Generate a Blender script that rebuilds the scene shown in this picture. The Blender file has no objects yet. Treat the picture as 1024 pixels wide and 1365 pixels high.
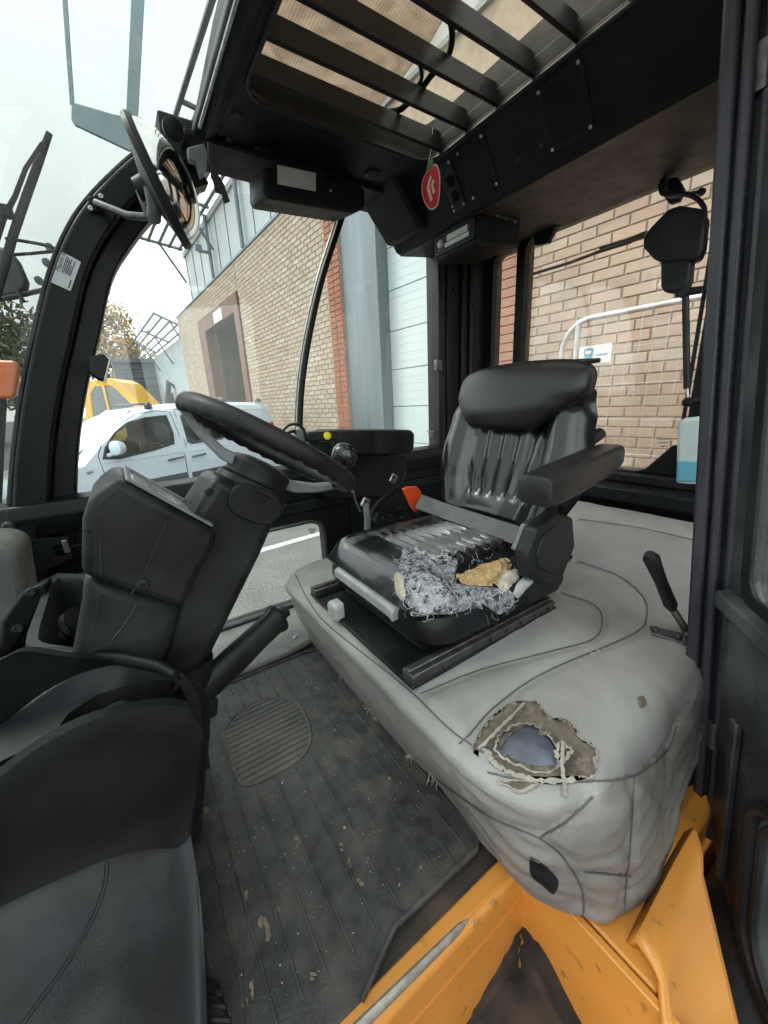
import bpy, bmesh, math, random
from mathutils import Vector, Matrix
from math import sin, cos, pi, radians, atan2, sqrt, hypot
random.seed(7)
sc = bpy.context.scene
COL = sc.collection

# ------------------------------------------------------------------ camera
F, CX, CY = 512.0, 512.0, 682.5            # focal length and centre in photo pixels
YAW, PIT, ROL = radians(33.3), radians(16.2), radians(2.9)
CAM = Vector((0, 0, 1.72))
fw = Vector((sin(YAW)*cos(PIT), cos(YAW)*cos(PIT), -sin(PIT)))
r0 = Vector((cos(YAW), -sin(YAW), 0)); u0 = r0.cross(fw)
rt = cos(ROL)*r0 - sin(ROL)*u0; up = sin(ROL)*r0 + cos(ROL)*u0
cam = bpy.data.cameras.new('camera'); co = bpy.data.objects.new('camera', cam); COL.objects.link(co)
m = Matrix((rt, up, -fw)).transposed().to_4x4(); m.translation = CAM; co.matrix_world = m
cam.sensor_fit = 'HORIZONTAL'; cam.sensor_width = 36; cam.lens = 18
cam.clip_start = 0.02; cam.clip_end = 2000
sc.camera = co

# ------------------------------------------------------------------ sky, sun, exposure
SUN_EL, SUN_AZ = radians(50), radians(318)
w = bpy.data.worlds.new('World'); sc.world = w; w.use_nodes = True
nt = w.node_tree; nt.nodes.clear()
wo = nt.nodes.new('ShaderNodeOutputWorld'); bg = nt.nodes.new('ShaderNodeBackground')
sky = nt.nodes.new('ShaderNodeTexSky'); sky.sky_type = 'NISHITA'; sky.sun_disc = False
sky.sun_elevation = SUN_EL; sky.sun_rotation = SUN_AZ
tc = nt.nodes.new('ShaderNodeTexCoord'); nz = nt.nodes.new('ShaderNodeTexNoise')
nz.inputs['Scale'].default_value = 2.2; nz.inputs['Detail'].default_value = 5
cr = nt.nodes.new('ShaderNodeValToRGB')
cr.color_ramp.elements[0].position = .3; cr.color_ramp.elements[0].color = (5.6, 5.8, 5.9, 1)
cr.color_ramp.elements[1].position = .7; cr.color_ramp.elements[1].color = (7.6, 7.7, 7.6, 1)
mx = nt.nodes.new('ShaderNodeMix'); mx.data_type = 'RGBA'; mx.inputs[0].default_value = .9
nt.links.new(tc.outputs['Generated'], nz.inputs['Vector']); nt.links.new(nz.outputs['Fac'], cr.inputs['Fac'])
nt.links.new(sky.outputs[0], mx.inputs[6]); nt.links.new(cr.outputs[0], mx.inputs[7])
nt.links.new(mx.outputs[2], bg.inputs[0]); bg.inputs[1].default_value = .12
nt.links.new(bg.outputs[0], wo.inputs[0])
sl = bpy.data.lights.new('sun', 'SUN'); sl.energy = 1.0; sl.angle = radians(25); sl.color = (1, .96, .9)
so = bpy.data.objects.new('sun', sl); COL.objects.link(so)
so.rotation_euler = Vector((-sin(SUN_AZ)*cos(SUN_EL), -cos(SUN_AZ)*cos(SUN_EL), -sin(SUN_EL))).to_track_quat('-Z', 'Y').to_euler()
vs = sc.view_settings; vs.view_transform = 'Standard'; vs.look = 'None'; vs.gamma = 1; vs.exposure = 1.7
vs.use_curve_mapping = False
cy = sc.cycles; cy.use_denoising = True; cy.max_bounces = 6; cy.diffuse_bounces = 3; cy.use_adaptive_sampling = True; cy.adaptive_threshold = .03; cy.transparent_max_bounces = 16
cy.glossy_bounces = 3; cy.transmission_bounces = 2; cy.caustics_reflective = False; cy.caustics_refractive = False
cy.sample_clamp_indirect = 6

# ------------------------------------------------------------------ helpers
def ray(px, py): return fw + rt*((px-CX)/F) + up*((CY-py)/F)
def P(px, py, **k):
    d = ray(px, py); (a, v), = k.items()
    if a == 'd': return CAM + d*v
    i = 'xyz'.index(a); return CAM + d*((v-CAM[i])/d[i])
def PP(px, py, p0, n):
    d = ray(px, py); return CAM + d*((p0-CAM).dot(n)/d.dot(n))

MATS = {}
def mat(name, col, rough=.5, metal=0, var=0.0, vscale=8, col2=None, bump=0, bscale=60, coat=0, spec=.5,
        emit=None, dust=0, dustcol=(.3, .28, .24), dscale=3, dlo=.5, dhi=.75, stretch=None):
    if name in MATS: return MATS[name]
    M = bpy.data.materials.new(name); M.use_nodes = True; t = M.node_tree; n = t.nodes; b = n['Principled BSDF']
    b.inputs['Roughness'].default_value = rough; b.inputs['Metallic'].default_value = metal
    b.inputs['Coat Weight'].default_value = coat; b.inputs['Specular IOR Level'].default_value = spec
    c = (*col, 1); b.inputs['Base Color'].default_value = c
    geo = n.new('ShaderNodeNewGeometry'); vec = geo.outputs['Position']
    if stretch:
        mp = n.new('ShaderNodeMapping'); mp.inputs['Scale'].default_value = stretch
        t.links.new(vec, mp.inputs[0]); vec = mp.outputs[0]
    out = None
    def noise(s, d=4):
        z = n.new('ShaderNodeTexNoise'); z.inputs['Scale'].default_value = s; z.inputs['Detail'].default_value = d
        t.links.new(vec, z.inputs['Vector']); return z.outputs['Fac']
    def mix(fac, a, bb):
        x = n.new('ShaderNodeMix'); x.data_type = 'RGBA'
        t.links.new(fac, x.inputs[0])
        for s, v in ((6, a), (7, bb)):
            if isinstance(v, tuple): x.inputs[s].default_value = v
            else: t.links.new(v, x.inputs[s])
        return x.outputs[2]
    def ramp(fac, lo, hi, v0=0, v1=1):
        x = n.new('ShaderNodeMapRange'); x.inputs[1].default_value = lo; x.inputs[2].default_value = hi
        x.inputs[3].default_value = v0; x.inputs[4].default_value = v1; t.links.new(fac, x.inputs[0]); return x.outputs[0]
    if var or col2:
        c2 = (*(col2 or tuple(min(1, v*(1+var)) for v in col)), 1)
        c1 = c if col2 else (*tuple(v*(1-var) for v in col), 1)
        out = mix(ramp(noise(vscale), .3, .7), c1, c2)
    if dust:
        f = ramp(noise(dscale, 8), dlo, dhi, 0, dust)
        out = mix(f, out or c, (*dustcol, 1))
        g = ramp(noise(dscale, 8), dlo, dhi, rough, min(1, rough+.3)); t.links.new(g, b.inputs['Roughness'])
    elif var:
        t.links.new(ramp(noise(vscale*1.7), .3, .7, rough*.85, min(1, rough*1.15)), b.inputs['Roughness'])
    if out: t.links.new(out, b.inputs['Base Color'])
    if bump:
        bp = n.new('ShaderNodeBump'); bp.inputs['Strength'].default_value = bump; bp.inputs['Distance'].default_value = .004 if bscale < 300 else .0011
        t.links.new(noise(bscale, 3), bp.inputs['Height']); t.links.new(bp.outputs[0], b.inputs['Normal'])
    if emit:
        b.inputs['Emission Color'].default_value = (*emit[:3], 1); b.inputs['Emission Strength'].default_value = emit[3]
    MATS[name] = M; return M
def glassmat(name, tint=(.92, .97, .94), rough=0.0, dirt=.03, dirtcol=(.6, .6, .56), dscale=5, refl=1.0, dlo=.45, dhi=.8):
    if name in MATS: return MATS[name]
    M = bpy.data.materials.new(name); M.use_nodes = True; t = M.node_tree; n = t.nodes; n.clear()
    o = n.new('ShaderNodeOutputMaterial'); tr = n.new('ShaderNodeBsdfTransparent'); tr.inputs[0].default_value = (*tint, 1)
    gl = n.new('ShaderNodeBsdfGlossy'); gl.inputs['Roughness'].default_value = rough; gl.inputs[0].default_value = (refl, refl, refl, 1)
    fr = n.new('ShaderNodeFresnel'); bf = n.new('ShaderNodeNewGeometry'); mi_ = n.new('ShaderNodeMapRange'); mi_.inputs[3].default_value = 1.45; mi_.inputs[4].default_value = 1/1.45
    t.links.new(bf.outputs['Backfacing'], mi_.inputs[0]); t.links.new(mi_.outputs[0], fr.inputs[0])      # same reflectance from both sides of a pane
    m1 = n.new('ShaderNodeMixShader'); t.links.new(fr.outputs[0], m1.inputs[0]); t.links.new(tr.outputs[0], m1.inputs[1]); t.links.new(gl.outputs[0], m1.inputs[2])
    df = n.new('ShaderNodeBsdfTranslucent'); df.inputs[0].default_value = (*dirtcol, 1)
    d2 = n.new('ShaderNodeBsdfDiffuse'); d2.inputs[0].default_value = (*dirtcol, 1)
    ms = n.new('ShaderNodeMixShader'); ms.inputs[0].default_value = .5; t.links.new(df.outputs[0], ms.inputs[1]); t.links.new(d2.outputs[0], ms.inputs[2])
    ge = n.new('ShaderNodeNewGeometry'); nz = n.new('ShaderNodeTexNoise'); nz.inputs['Scale'].default_value = dscale; nz.inputs['Detail'].default_value = 7
    t.links.new(ge.outputs['Position'], nz.inputs['Vector'])
    mr = n.new('ShaderNodeMapRange'); mr.inputs[1].default_value = dlo; mr.inputs[2].default_value = dhi; mr.inputs[3].default_value = dirt*.3; mr.inputs[4].default_value = dirt*2
    t.links.new(nz.outputs['Fac'], mr.inputs[0])
    m2 = n.new('ShaderNodeMixShader'); t.links.new(mr.outputs[0], m2.inputs[0]); t.links.new(m1.outputs[0], m2.inputs[1]); t.links.new(ms.outputs[0], m2.inputs[2])
    t.links.new(m2.outputs[0], o.inputs[0]); MATS[name] = M; return M

class G:
    """collects simple shapes; build() links them as one mesh object"""
    def __init__(s): s.v = []; s.f = []
    def add(s, vs, fs):
        k = len(s.v); s.v += [Vector(v) for v in vs]; s.f += [tuple(i+k for i in f) for f in fs]; return s
    def box(s, c, size, rot=None):
        hx, hy, hz = (a/2 for a in size); R = rot or Matrix.Identity(3); c = Vector(c)
        vs = [c + R @ Vector((x*hx, y*hy, z*hz)) for x in (-1, 1) for y in (-1, 1) for z in (-1, 1)]
        return s.add(vs, [(0,1,3,2), (4,6,7,5), (0,4,5,1), (2,3,7,6), (0,2,6,4), (1,5,7,3)])
    def bx(s, x0, x1, y0, y1, z0, z1): return s.box(((x0+x1)/2, (y0+y1)/2, (z0+z1)/2), (x1-x0, y1-y0, z1-z0))
    def loft(s, rings, closed=True, cap=True, wrap=False):
        n = len(rings[0]); vs = [p for r in rings for p in r]; fs = []
        R = len(rings)
        for i in range(R if wrap else R-1):
            for j in range(n if closed else n-1):
                a, b = i*n+j, i*n+(j+1) % n; c, d = ((i+1) % R)*n+(j+1) % n, ((i+1) % R)*n+j
                fs.append((a, b, c, d))
        if cap and closed and not wrap: fs += [tuple(range(n))[::-1], tuple((R-1)*n+j for j in range(n))]
        return s.add(vs, fs)
    def tube(s, pts, r, n=10, cap=True, wrap=False, flat=None, upv=None):
        pts = [Vector(p) for p in pts]; rings = []; N = len(pts)
        rr = r if isinstance(r, (list, tuple)) else [r]*N
        prev = None
        for i, p in enumerate(pts):
            if wrap: d = pts[(i+1) % N]-pts[i-1]
            else: d = pts[min(i+1, N-1)]-pts[max(i-1, 0)]
            d.normalize()
            if prev is None:
                u_ = upv.copy() if upv else (Vector((0, 0, 1)) if abs(d.z) < .9 else Vector((1, 0, 0)))
            else: u_ = prev
            a = u_ - d*u_.dot(d); a.normalize(); prev = a; b = d.cross(a)
            fx = flat or (1, 1)
            rings.append([p + a*rr[i]*fx[0]*cos(2*pi*k/n) + b*rr[i]*fx[1]*sin(2*pi*k/n) for k in range(n)])
        return s.loft(rings, True, cap, wrap)
    def prism(s, poly, vec):
        """poly: list of 3d points, extruded by vec"""
        vec = Vector(vec); a = [Vector(p) for p in poly]; return s.loft([a, [p+vec for p in a]])
    def disc(s, c, ax, r, th, n=20, r2=None):
        ax = Vector(ax).normalized(); c = Vector(c); a = ax.orthogonal().normalized(); b = ax.cross(a); r2 = r if r2 is None else r2
        return s.loft([[c + (a*cos(2*pi*k/n)+b*sin(2*pi*k/n))*r for k in range(n)], [c + ax*th + (a*cos(2*pi*k/n)+b*sin(2*pi*k/n))*r2 for k in range(n)]])
    def lathe(s, c, ax, prof, n=24, a0=None):
        ax = Vector(ax).normalized(); c = Vector(c); a = (a0 or ax.orthogonal()).normalized(); b = ax.cross(a)
        return s.loft([[c + ax*h + (a*cos(2*pi*k/n)+b*sin(2*pi*k/n))*max(r, 1e-5) for k in range(n)] for r, h in prof])
    def grid(s, rows, thick=None): return s.loft(rows, closed=False, cap=False)
    def build(s, name, mt, parent=None, smooth=False, bevel=0, seg=2, sub=0, solid=0, ang=35, loc=None):
        me = bpy.data.meshes.new(name); me.from_pydata(s.v, [], s.f); me.validate()
        return link(name, me, mt, parent, smooth, bevel, seg, sub, solid, ang)
def link(name, me, mt, parent=None, smooth=False, bevel=0, seg=2, sub=0, solid=0, ang=35):
    bm = bmesh.new(); bm.from_mesh(me); bmesh.ops.recalc_face_normals(bm, faces=bm.faces); bm.to_mesh(me); bm.free()
    if mt:
        me.materials.append(MATS[mt] if isinstance(mt, str) else mt)
    o = bpy.data.objects.new(name, me); COL.objects.link(o)
    if solid:
        q = o.modifiers.new('thickness', 'SOLIDIFY'); q.thickness = solid; q.offset = -1
    if bevel:
        q = o.modifiers.new('bevel', 'BEVEL'); q.width = bevel; q.segments = seg; q.limit_method = 'ANGLE'; q.angle_limit = radians(ang); q.harden_normals = False
    if sub:
        q = o.modifiers.new('subdivision', 'SUBSURF'); q.levels = sub; q.render_levels = sub
    if smooth or bevel or sub:
        for p in me.polygons: p.use_smooth = True
        if not sub:
            try: me.set_sharp_from_angle(angle=radians(40))
            except Exception: pass
    if parent is not None: adopt(o, parent)
    return o
def adopt(o, parent):
    o.parent = parent
    if parent.type == 'EMPTY': o.matrix_parent_inverse = Matrix.Translation(-parent.location)
def thing(name, label, cat, loc=(0, 0, 0), group=None):
    o = bpy.data.objects.new(name, None); COL.objects.link(o); o.location = loc; o.empty_display_size = .1
    return tag(o, label, cat, group)
def tag(o, label, cat, group=None):
    o['label'] = label; o['category'] = cat
    if group: o['group'] = group
    return o
def part_label(o, label): o['label'] = label; return o
def bez(pts, n=8):
    """Catmull-Rom through the points"""
    pts = [Vector(p) for p in pts]; out = []; Q = [2*pts[0]-pts[1]]+pts+[2*pts[-1]-pts[-2]]
    for i in range(1, len(Q)-2):
        for k in range(n):
            t = k/n; a, b, c, d = Q[i-1:i+3]
            out.append(.5*((2*b)+(c-a)*t+(2*a-5*b+4*c-d)*t*t+(3*b-a-3*c+d)*t**3))
    out.append(pts[-1]); return out
def rrect(x0, x1, y0, y1, r, n=5):
    out = []
    rs = r if isinstance(r, (list, tuple)) else [r]*4
    for (cx, cy_, a, q) in ((x1-rs[0], y1-rs[0], 0, rs[0]), (x0+rs[1], y1-rs[1], 90, rs[1]), (x0+rs[2], y0+rs[2], 180, rs[2]), (x1-rs[3], y0+rs[3], 270, rs[3])):
        for k in range(n+1):
            t = radians(a+90*k/n); out.append((cx+q*cos(t), cy_+q*sin(t)))
    return out
def frame_ring(g, outer, inner, vec):
    """flat frame between two loops of equal length, given thickness vec"""
    vec = Vector(vec); n = len(outer)
    o1 = [Vector(p) for p in outer]; i1 = [Vector(p) for p in inner]
    g.loft([o1, i1, [p+vec for p in i1], [p+vec for p in o1]], closed=True, cap=False, wrap=True)
    return g
def text_mesh(name, s, size, origin, xdir, ydir, mt, parent, ext=.0006, align='LEFT'):
    cu = bpy.data.curves.new(name, 'FONT'); cu.body = s; cu.size = size; cu.extrude = ext; cu.align_x = align; cu.resolution_u = 2
    t = bpy.data.objects.new(name+'_tmp', cu); COL.objects.link(t)
    dg = bpy.context.evaluated_depsgraph_get(); me = bpy.data.meshes.new_from_object(t.evaluated_get(dg)); bpy.data.objects.remove(t); bpy.data.curves.remove(cu)
    x = Vector(xdir).normalized(); z = x.cross(Vector(ydir)).normalized(); y = z.cross(x)
    M = Matrix((x, y, z)).transposed().to_4x4(); M.translation = Vector(origin); me.transform(M)
    me.materials.clear(); return link(name, me, mt, parent)
def screw(p, nrm, r, parent, mt='steel_dark', name='screw'):
    return G().lathe(p, nrm, [(r, -.002), (r, r*.35), (r*.7, r*.6), (r*.45, r*.6), (r*.4, r*.25), (0.0, r*.25)], 12).build(name, mt, parent, smooth=True)

# ------------------------------------------------------------------ materials
mat('black_plastic', (.0085, .0095, .011), .40, var=.25, vscale=25, bump=.3, bscale=700, spec=.26, dust=.42, dustcol=(.078, .083, .082), dscale=6, dlo=.48, dhi=.8)
mat('console_plastic', (.0060, .0070, .0085), .42, var=.2, vscale=20, bump=.5, bscale=600, spec=.14, dust=.35, dustcol=(.03, .032, .033), dscale=5, dlo=.45, dhi=.75)
mat('headliner', (.0072, .0100, .0105), .55, spec=.2, var=.3, vscale=10, bump=.3, bscale=350)
mat('soffit_brown', (.017, .0165, .0155), .6, var=.3, vscale=9, bump=.2, bscale=300)
mat('frame_black', (.0085, .010, .0108), .38, var=.3, vscale=14, bump=.12, bscale=120, spec=.24, dust=.25, dustcol=(.04, .045, .045), dscale=9, dlo=.5, dhi=.8)
mat('rubber', (.0075, .0075, .009), .45, spec=.35, var=.25, vscale=30, bump=.12, bscale=200, dust=.3, dustcol=(.04, .04, .043), dscale=7)
mat('door_rubber', (.020, .020, .028), .42, var=.3, vscale=12, bump=.15, bscale=150, dust=.5, dustcol=(.10, .10, .115), dscale=4, stretch=(3, 3, .6))
mat('vinyl_black', (.006, .0065, .008), .25, coat=.3, spec=.6)
mat('console_scuffed_lit', (.021, .023, .026), .42, var=.3, vscale=14, bump=.5, bscale=600, spec=.3, dust=.75, dustcol=(.10, .105, .107), dscale=9, dlo=.46, dhi=.76)  # scuffs and dust, plus light on the console tops painted in as paler plastic
mat('vinyl_headrest', (.018, .018, .019), .38, var=.15, vscale=12, bump=.12, bscale=420)
mat('vinyl_grey', (.272, .270, .257), .38, var=.10, vscale=18, bump=.7, bscale=420, dust=.42, dustcol=(.15, .135, .115), dscale=9.0, dlo=.48, dhi=.76)
mat('vinyl_skirt', (.222, .212, .194), .40, var=.12, vscale=14, bump=.7, bscale=420, dust=.55, dustcol=(.115, .10, .082), dscale=8.0, dlo=.44, dhi=.74)  # grimier copy of the grey vinyl, also darkened to paint its shaded side
mat('seam_thread', (.10, .098, .092), .8, var=.2)
mat('orange_paint', (.64, .265, .045), .40, var=.10, vscale=6, bump=.06, bscale=40, coat=.15, dust=.7, dustcol=(.12, .07, .035), dscale=34, dlo=.63, dhi=.74)
mat('door_metal', (.022, .024, .027), .38, var=.3, vscale=10, bump=.2, bscale=90, dust=.6, dustcol=(.12, .125, .13), dscale=6, dlo=.45, dhi=.75)
mat('yellow_paint', (.72, .42, .03), .4, var=.1, vscale=3)
mat('worn_black', (.035, .028, .024), .6, var=.5, vscale=18, dust=.6, dustcol=(.16, .11, .07), dscale=12)
mat('steel', (.42, .42, .41), .35, 1, var=.25, vscale=40)
mat('steel_dark', (.12, .12, .12), .4, .8, var=.3, vscale=50)
mat('chrome', (.75, .75, .76), .08, 1)
mat('mat_rubber', (.036, .038, .037), .48, var=.45, vscale=40, bump=.3, bscale=220, dust=.5, dustcol=(.15, .135, .108), dscale=16, dlo=.48, dhi=.78)
mat('mat_worn', (.05, .05, .047), .55, var=.3, vscale=14, bump=.3, bscale=150, dust=.8, dustcol=(.17, .155, .125), dscale=9, dlo=.4, dhi=.72)
mat('floor_plate', (.15, .15, .14), .55, var=.3, vscale=10, bump=.15, bscale=90, dust=.7, dustcol=(.28, .26, .22), dscale=8)
mat('grey_plastic', (.36, .38, .38), .42, var=.12, vscale=30, bump=.1, bscale=300, dust=.5, dustcol=(.17, .16, .14), dscale=18, dlo=.5, dhi=.7)
mat('wheel_spoke', (.17, .18, .19), .42, var=.15, vscale=30)
mat('foam', (.40, .27, .12), .95, var=.3, vscale=40, bump=.9, bscale=130)
mat('foam_pale', (.45, .41, .33), .95, var=.25, vscale=60, bump=.8, bscale=150)
mat('foam_dirty', (.115, .095, .072), .95, var=.45, vscale=60, bump=1, bscale=120)
mat('tape_silver', (.27, .28, .30), .40, .4, var=.4, vscale=90, bump=.35, bscale=120, dust=.9, dustcol=(.03, .03, .035), dscale=60, dlo=.47, dhi=.58)
mat('tape_thread', (.75, .76, .79), .6, var=.2, vscale=80)
mat('belt_grey', (.115, .115, .112), .7, var=.2, vscale=30, bump=.5, bscale=500)
mat('red_orange', (.80, .085, .02), .4, var=.1)
mat('yellow_button', (.85, .80, .02), .3)
mat('display', (.55, .60, .58), .12, var=.35, vscale=22, coat=.6)
mat('display_dark', (.06, .075, .085), .2, var=.5, vscale=60)
mat('white_plastic', (.70, .70, .68), .45, var=.06, vscale=20)
mat('lens_grey', (.50, .50, .48), .35, var=.1, vscale=40)
mat('label_white', (.62, .66, .69), .4, var=.04, vscale=60)
mat('ink', (.02, .022, .03), .5)
mat('ink_blue', (.10, .32, .42), .5)
mat('bottle', (.55, .66, .64), .35, var=.06, vscale=20)
mat('washer_fluid', (.14, .42, .52), .3, var=.06)
mat('red_card', (.52, .02, .03), .5, var=.08, vscale=60)
mat('card_edge', (.72, .58, .52), .6)
mat('green_leaf', (.03, .17, .05), .5)
mat('string', (.6, .56, .48), .8)
mat('van_white', (.55, .64, .72), .25, var=.02, vscale=2, coat=.6)
mat('van_trim', (.06, .065, .07), .5, var=.15, vscale=8)
mat('van_dark', (.02, .022, .025), .5)
mat('tail_red', (.5, .02, .02), .3)
mat('brick_beige', (.37, .295, .225), .85, col2=(.41, .335, .26), vscale=1.3, bump=.5, bscale=60)
mat('brick_tan', (.36, .29, .222), .85, var=.15, vscale=3, bump=.5, bscale=60)
mat('brick_pink', (.39, .295, .23), .85, var=.12, vscale=3, bump=.5, bscale=60)
mat('brick_pale', (.42, .365, .295), .85, var=.1, vscale=3, bump=.5, bscale=60)
mat('brick_red', (.31, .125, .068), .8, col2=(.26, .09, .05), vscale=4, bump=.5, bscale=60)
mat('mortar', (.335, .285, .23), .95, var=.15, vscale=8, bump=.4, bscale=50)
mat('door_white', (.50, .56, .56), .4, var=.03, vscale=1)
mat('door_groove', (.3, .34, .35), .6)
mat('zinc', (.17, .20, .215), .5, .3, var=.25, vscale=2.5, stretch=(1, 1, .15))
mat('cladding', (.38, .42, .43), .5, var=.06, vscale=1)
mat('cladding_dark', (.16, .20, .23), .5, var=.1)
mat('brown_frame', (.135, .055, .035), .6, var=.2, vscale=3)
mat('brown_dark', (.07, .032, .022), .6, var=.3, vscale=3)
mat('galv', (.50, .53, .54), .42, .6, var=.2, vscale=12)
mat('canopy_steel', (.13, .145, .16), .5, .3, var=.2)
mat('asphalt', (.12, .12, .116), .9, var=.25, vscale=2.2, bump=.8, bscale=60, dust=.7, dustcol=(.26, .25, .235), dscale=55, dlo=.48, dhi=.62)
mat('line_white', (.52, .52, .50), .8, var=.15, vscale=20)
mat('shed_dark', (.085, .10, .11), .7, var=.3, vscale=1.2, stretch=(1, 1, 3))
mat('machine_dark', (.03, .035, .04), .6, var=.3)
mat('bark', (.07, .05, .035), .9, var=.3)
mat('leaf_autumn', (.30, .19, .06), .8, var=.3, vscale=2)
mat('leaf_green', (.15, .16, .075), .8, var=.35, vscale=2)
mat('amber', (.80, .16, .015), .25, var=.1, coat=.4)
mat('scuff', (.40, .37, .33), .5, .6, var=.4, vscale=60)
glassmat('glass_side', (.94, .98, .965), dirt=.02)
glassmat('glass_front', (.47, .52, .49), refl=.35, dirt=.035, dirtcol=(.62, .70, .66), dscale=4)
glassmat('glass_rear', (.97, .96, .93), dirt=.17, dirtcol=(.62, .56, .48), dscale=2.5)
glassmat('glass_van', (.05, .06, .07), dirt=.0)
mat('glass_far', (.05, .075, .085), .06, var=.3, vscale=3, coat=.8)

# ================================================================== SETTING
def struct(o): o['kind'] = 'structure'; return o
struct(G().add([(-400, -400, 0), (400, -400, 0), (400, 400, 0), (-400, 400, 0)], [(0, 1, 2, 3)]).build('ground', 'asphalt'))
struct(G().add([(-3, 4.1, .004), (3.3, 4.75, .004), (3.3, 4.88, .004), (-3, 4.24, .004)], [(0, 1, 2, 3)]).build('painted_line', 'line_white'))

# ------------------------------------------------------------------ brick building behind the forklift
BA = radians(3.4); BE = Vector((-sin(BA), cos(BA), 0)); BN = Vector((-cos(BA), -sin(BA), 0)); BP = Vector((3.6, 5.3, 0))
def B(u, o, z): return BP + BE*u + BN*o + Vector((0, 0, z))
BROT = Matrix((BE, -BN, Vector((0, 0, 1)))).transposed()     # local x along the wall, y into it, z up
def bbox(g, u0, u1, o0, o1, z0, z1): return g.box(B((u0+u1)/2, (o0+o1)/2, (z0+z1)/2), (u1-u0, o1-o0, z1-z0), BROT)
bld = thing('brick_building', 'long beige brick industrial building with white doors and pale cladding above', 'building', tuple(B(0, 0, 0)))
g = G()
bbox(g, 1.40, 6.05, -.30, -.006, 0, 5.31); bbox(g, 6.05, 10.35, -.30, -.006, 4.62, 5.31); bbox(g, 10.35, 13.6, -.30, -.006, 0, 5.31)
bbox(g, -2.41, 1.40, -.30, -.01, 4.35, 5.31); bbox(g, -14, -2.41, -.30, -.006, 0, 5.31)
wall = g.build('wall', 'mortar', bld)
BW, BH, CP, LP = .250, .0785, .0900, .262
def brick_mesh(w_, h_, d_, mt):
    g = G(); k = .004
    r1 = [Vector(p) for p in ((-w_/2, 0, -h_/2), (w_/2, 0, -h_/2), (w_/2, 0, h_/2), (-w_/2, 0, h_/2))]
    r2 = [Vector((p.x, -d_+k, p.z)) for p in r1]; r3 = [Vector((p.x-math.copysign(k, p.x), -d_, p.z-math.copysign(k, p.z))) for p in r1]
    g.loft([r1, r2, r3]); me = bpy.data.meshes.new('brick'); me.from_pydata(g.v, [], g.f); me.materials.append(MATS[mt]); return me
BMATS = ['brick_beige', 'brick_tan', 'brick_pink', 'brick_pale']
BM = [brick_mesh(BW, BH, .007, q) for q in BMATS]
HM = [brick_mesh(BW/2-.007, BH, .007, q) for q in BMATS]
mat('brick_rose', (.40, .235, .175), .85, col2=(.34, .19, .14), vscale=4, bump=.5, bscale=60)
RM = brick_mesh(.205, BH, .012, 'brick_rose')
near, far = [], []
def course(u0, u1, z0, z1):
    k = 0; z = z0 + CP/2
    while z + CP/2 <= z1 + .02:
        u = u0 + (0 if k % 2 == 0 else -LP/2)
        while u < u1:
            a, b = max(u, u0), min(u+LP, u1)
            if b-a > .05: far.append(((a+b)/2, z, b-a-.014))
            u += LP
        k += 1; z += CP
course(1.41, 6.04, 0, 5.30); course(6.05, 10.35, 4.66, 5.30); course(10.36, 13.6, 0, 5.30); course(-6.3, -2.42, 0.3, 4.2)
def seen_first(t):
    u, z, w_ = t
    if u < -2: return 0 if (-4.75 < u and .8 < z < 3.35) else 9
    return 1 + (B(u, 0, z)-CAM).length*.1 + (0 if z > 1.1 else 5)
far.sort(key=seen_first)
rb = random.Random(3)
def bcol(u): return rb.choices(range(4), (5, 3, 2.2, 2) if u < 0 else (6, 3, 1.0, 1.6))[0]
singles = [t for t in far if t[2] > .10][:236]
ss = set(singles)
for (u, z, w_) in singles:
    k = bcol(u); me = BM[k] if w_ > .19 else HM[k]
    o = bpy.data.objects.new('brick', me); COL.objects.link(o); adopt(o, bld)
    o.location = B(u + rb.uniform(-.002, .002), rb.uniform(-.0012, .0012), z); o.rotation_euler = (rb.uniform(-.003, .003), rb.uniform(-.003, .003), pi/2+BA+pi)
    o.scale.x = w_/(BW if w_ > .19 else BW/2-.007)
def joined(name, lst, mats, parent, depth=.007):
    vs_, fs_, mi = [], [], []
    for (u, z, w_) in lst:
        d = depth + rb.uniform(-.0015, .0015); k = bcol(u) if len(mats) > 1 else 0; b0 = len(vs_)
        for o_ in (0, d):
            q = .003 if o_ else 0
            for (a, c) in ((-1, -1), (1, -1), (1, 1), (-1, 1)): vs_.append(B(u+a*(w_/2-q), o_, z+c*(BH/2-q)))
        for f in ((4, 5, 6, 7), (0, 1, 5, 4), (1, 2, 6, 5), (2, 3, 7, 6), (3, 0, 4, 7)): fs_.append(tuple(b0+i for i in f)); mi.append(k)
    me = bpy.data.meshes.new(name); me.from_pydata(vs_, [], fs_)
    for q in mats: me.materials.append(MATS[q])
    me.polygons.foreach_set('material_index', mi)
    o = bpy.data.objects.new(name, me); COL.objects.link(o); adopt(o, bld); o['kind'] = 'stuff'; return o
joined('distant_bricks', [t for t in far if t not in ss], BMATS, bld)
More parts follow.
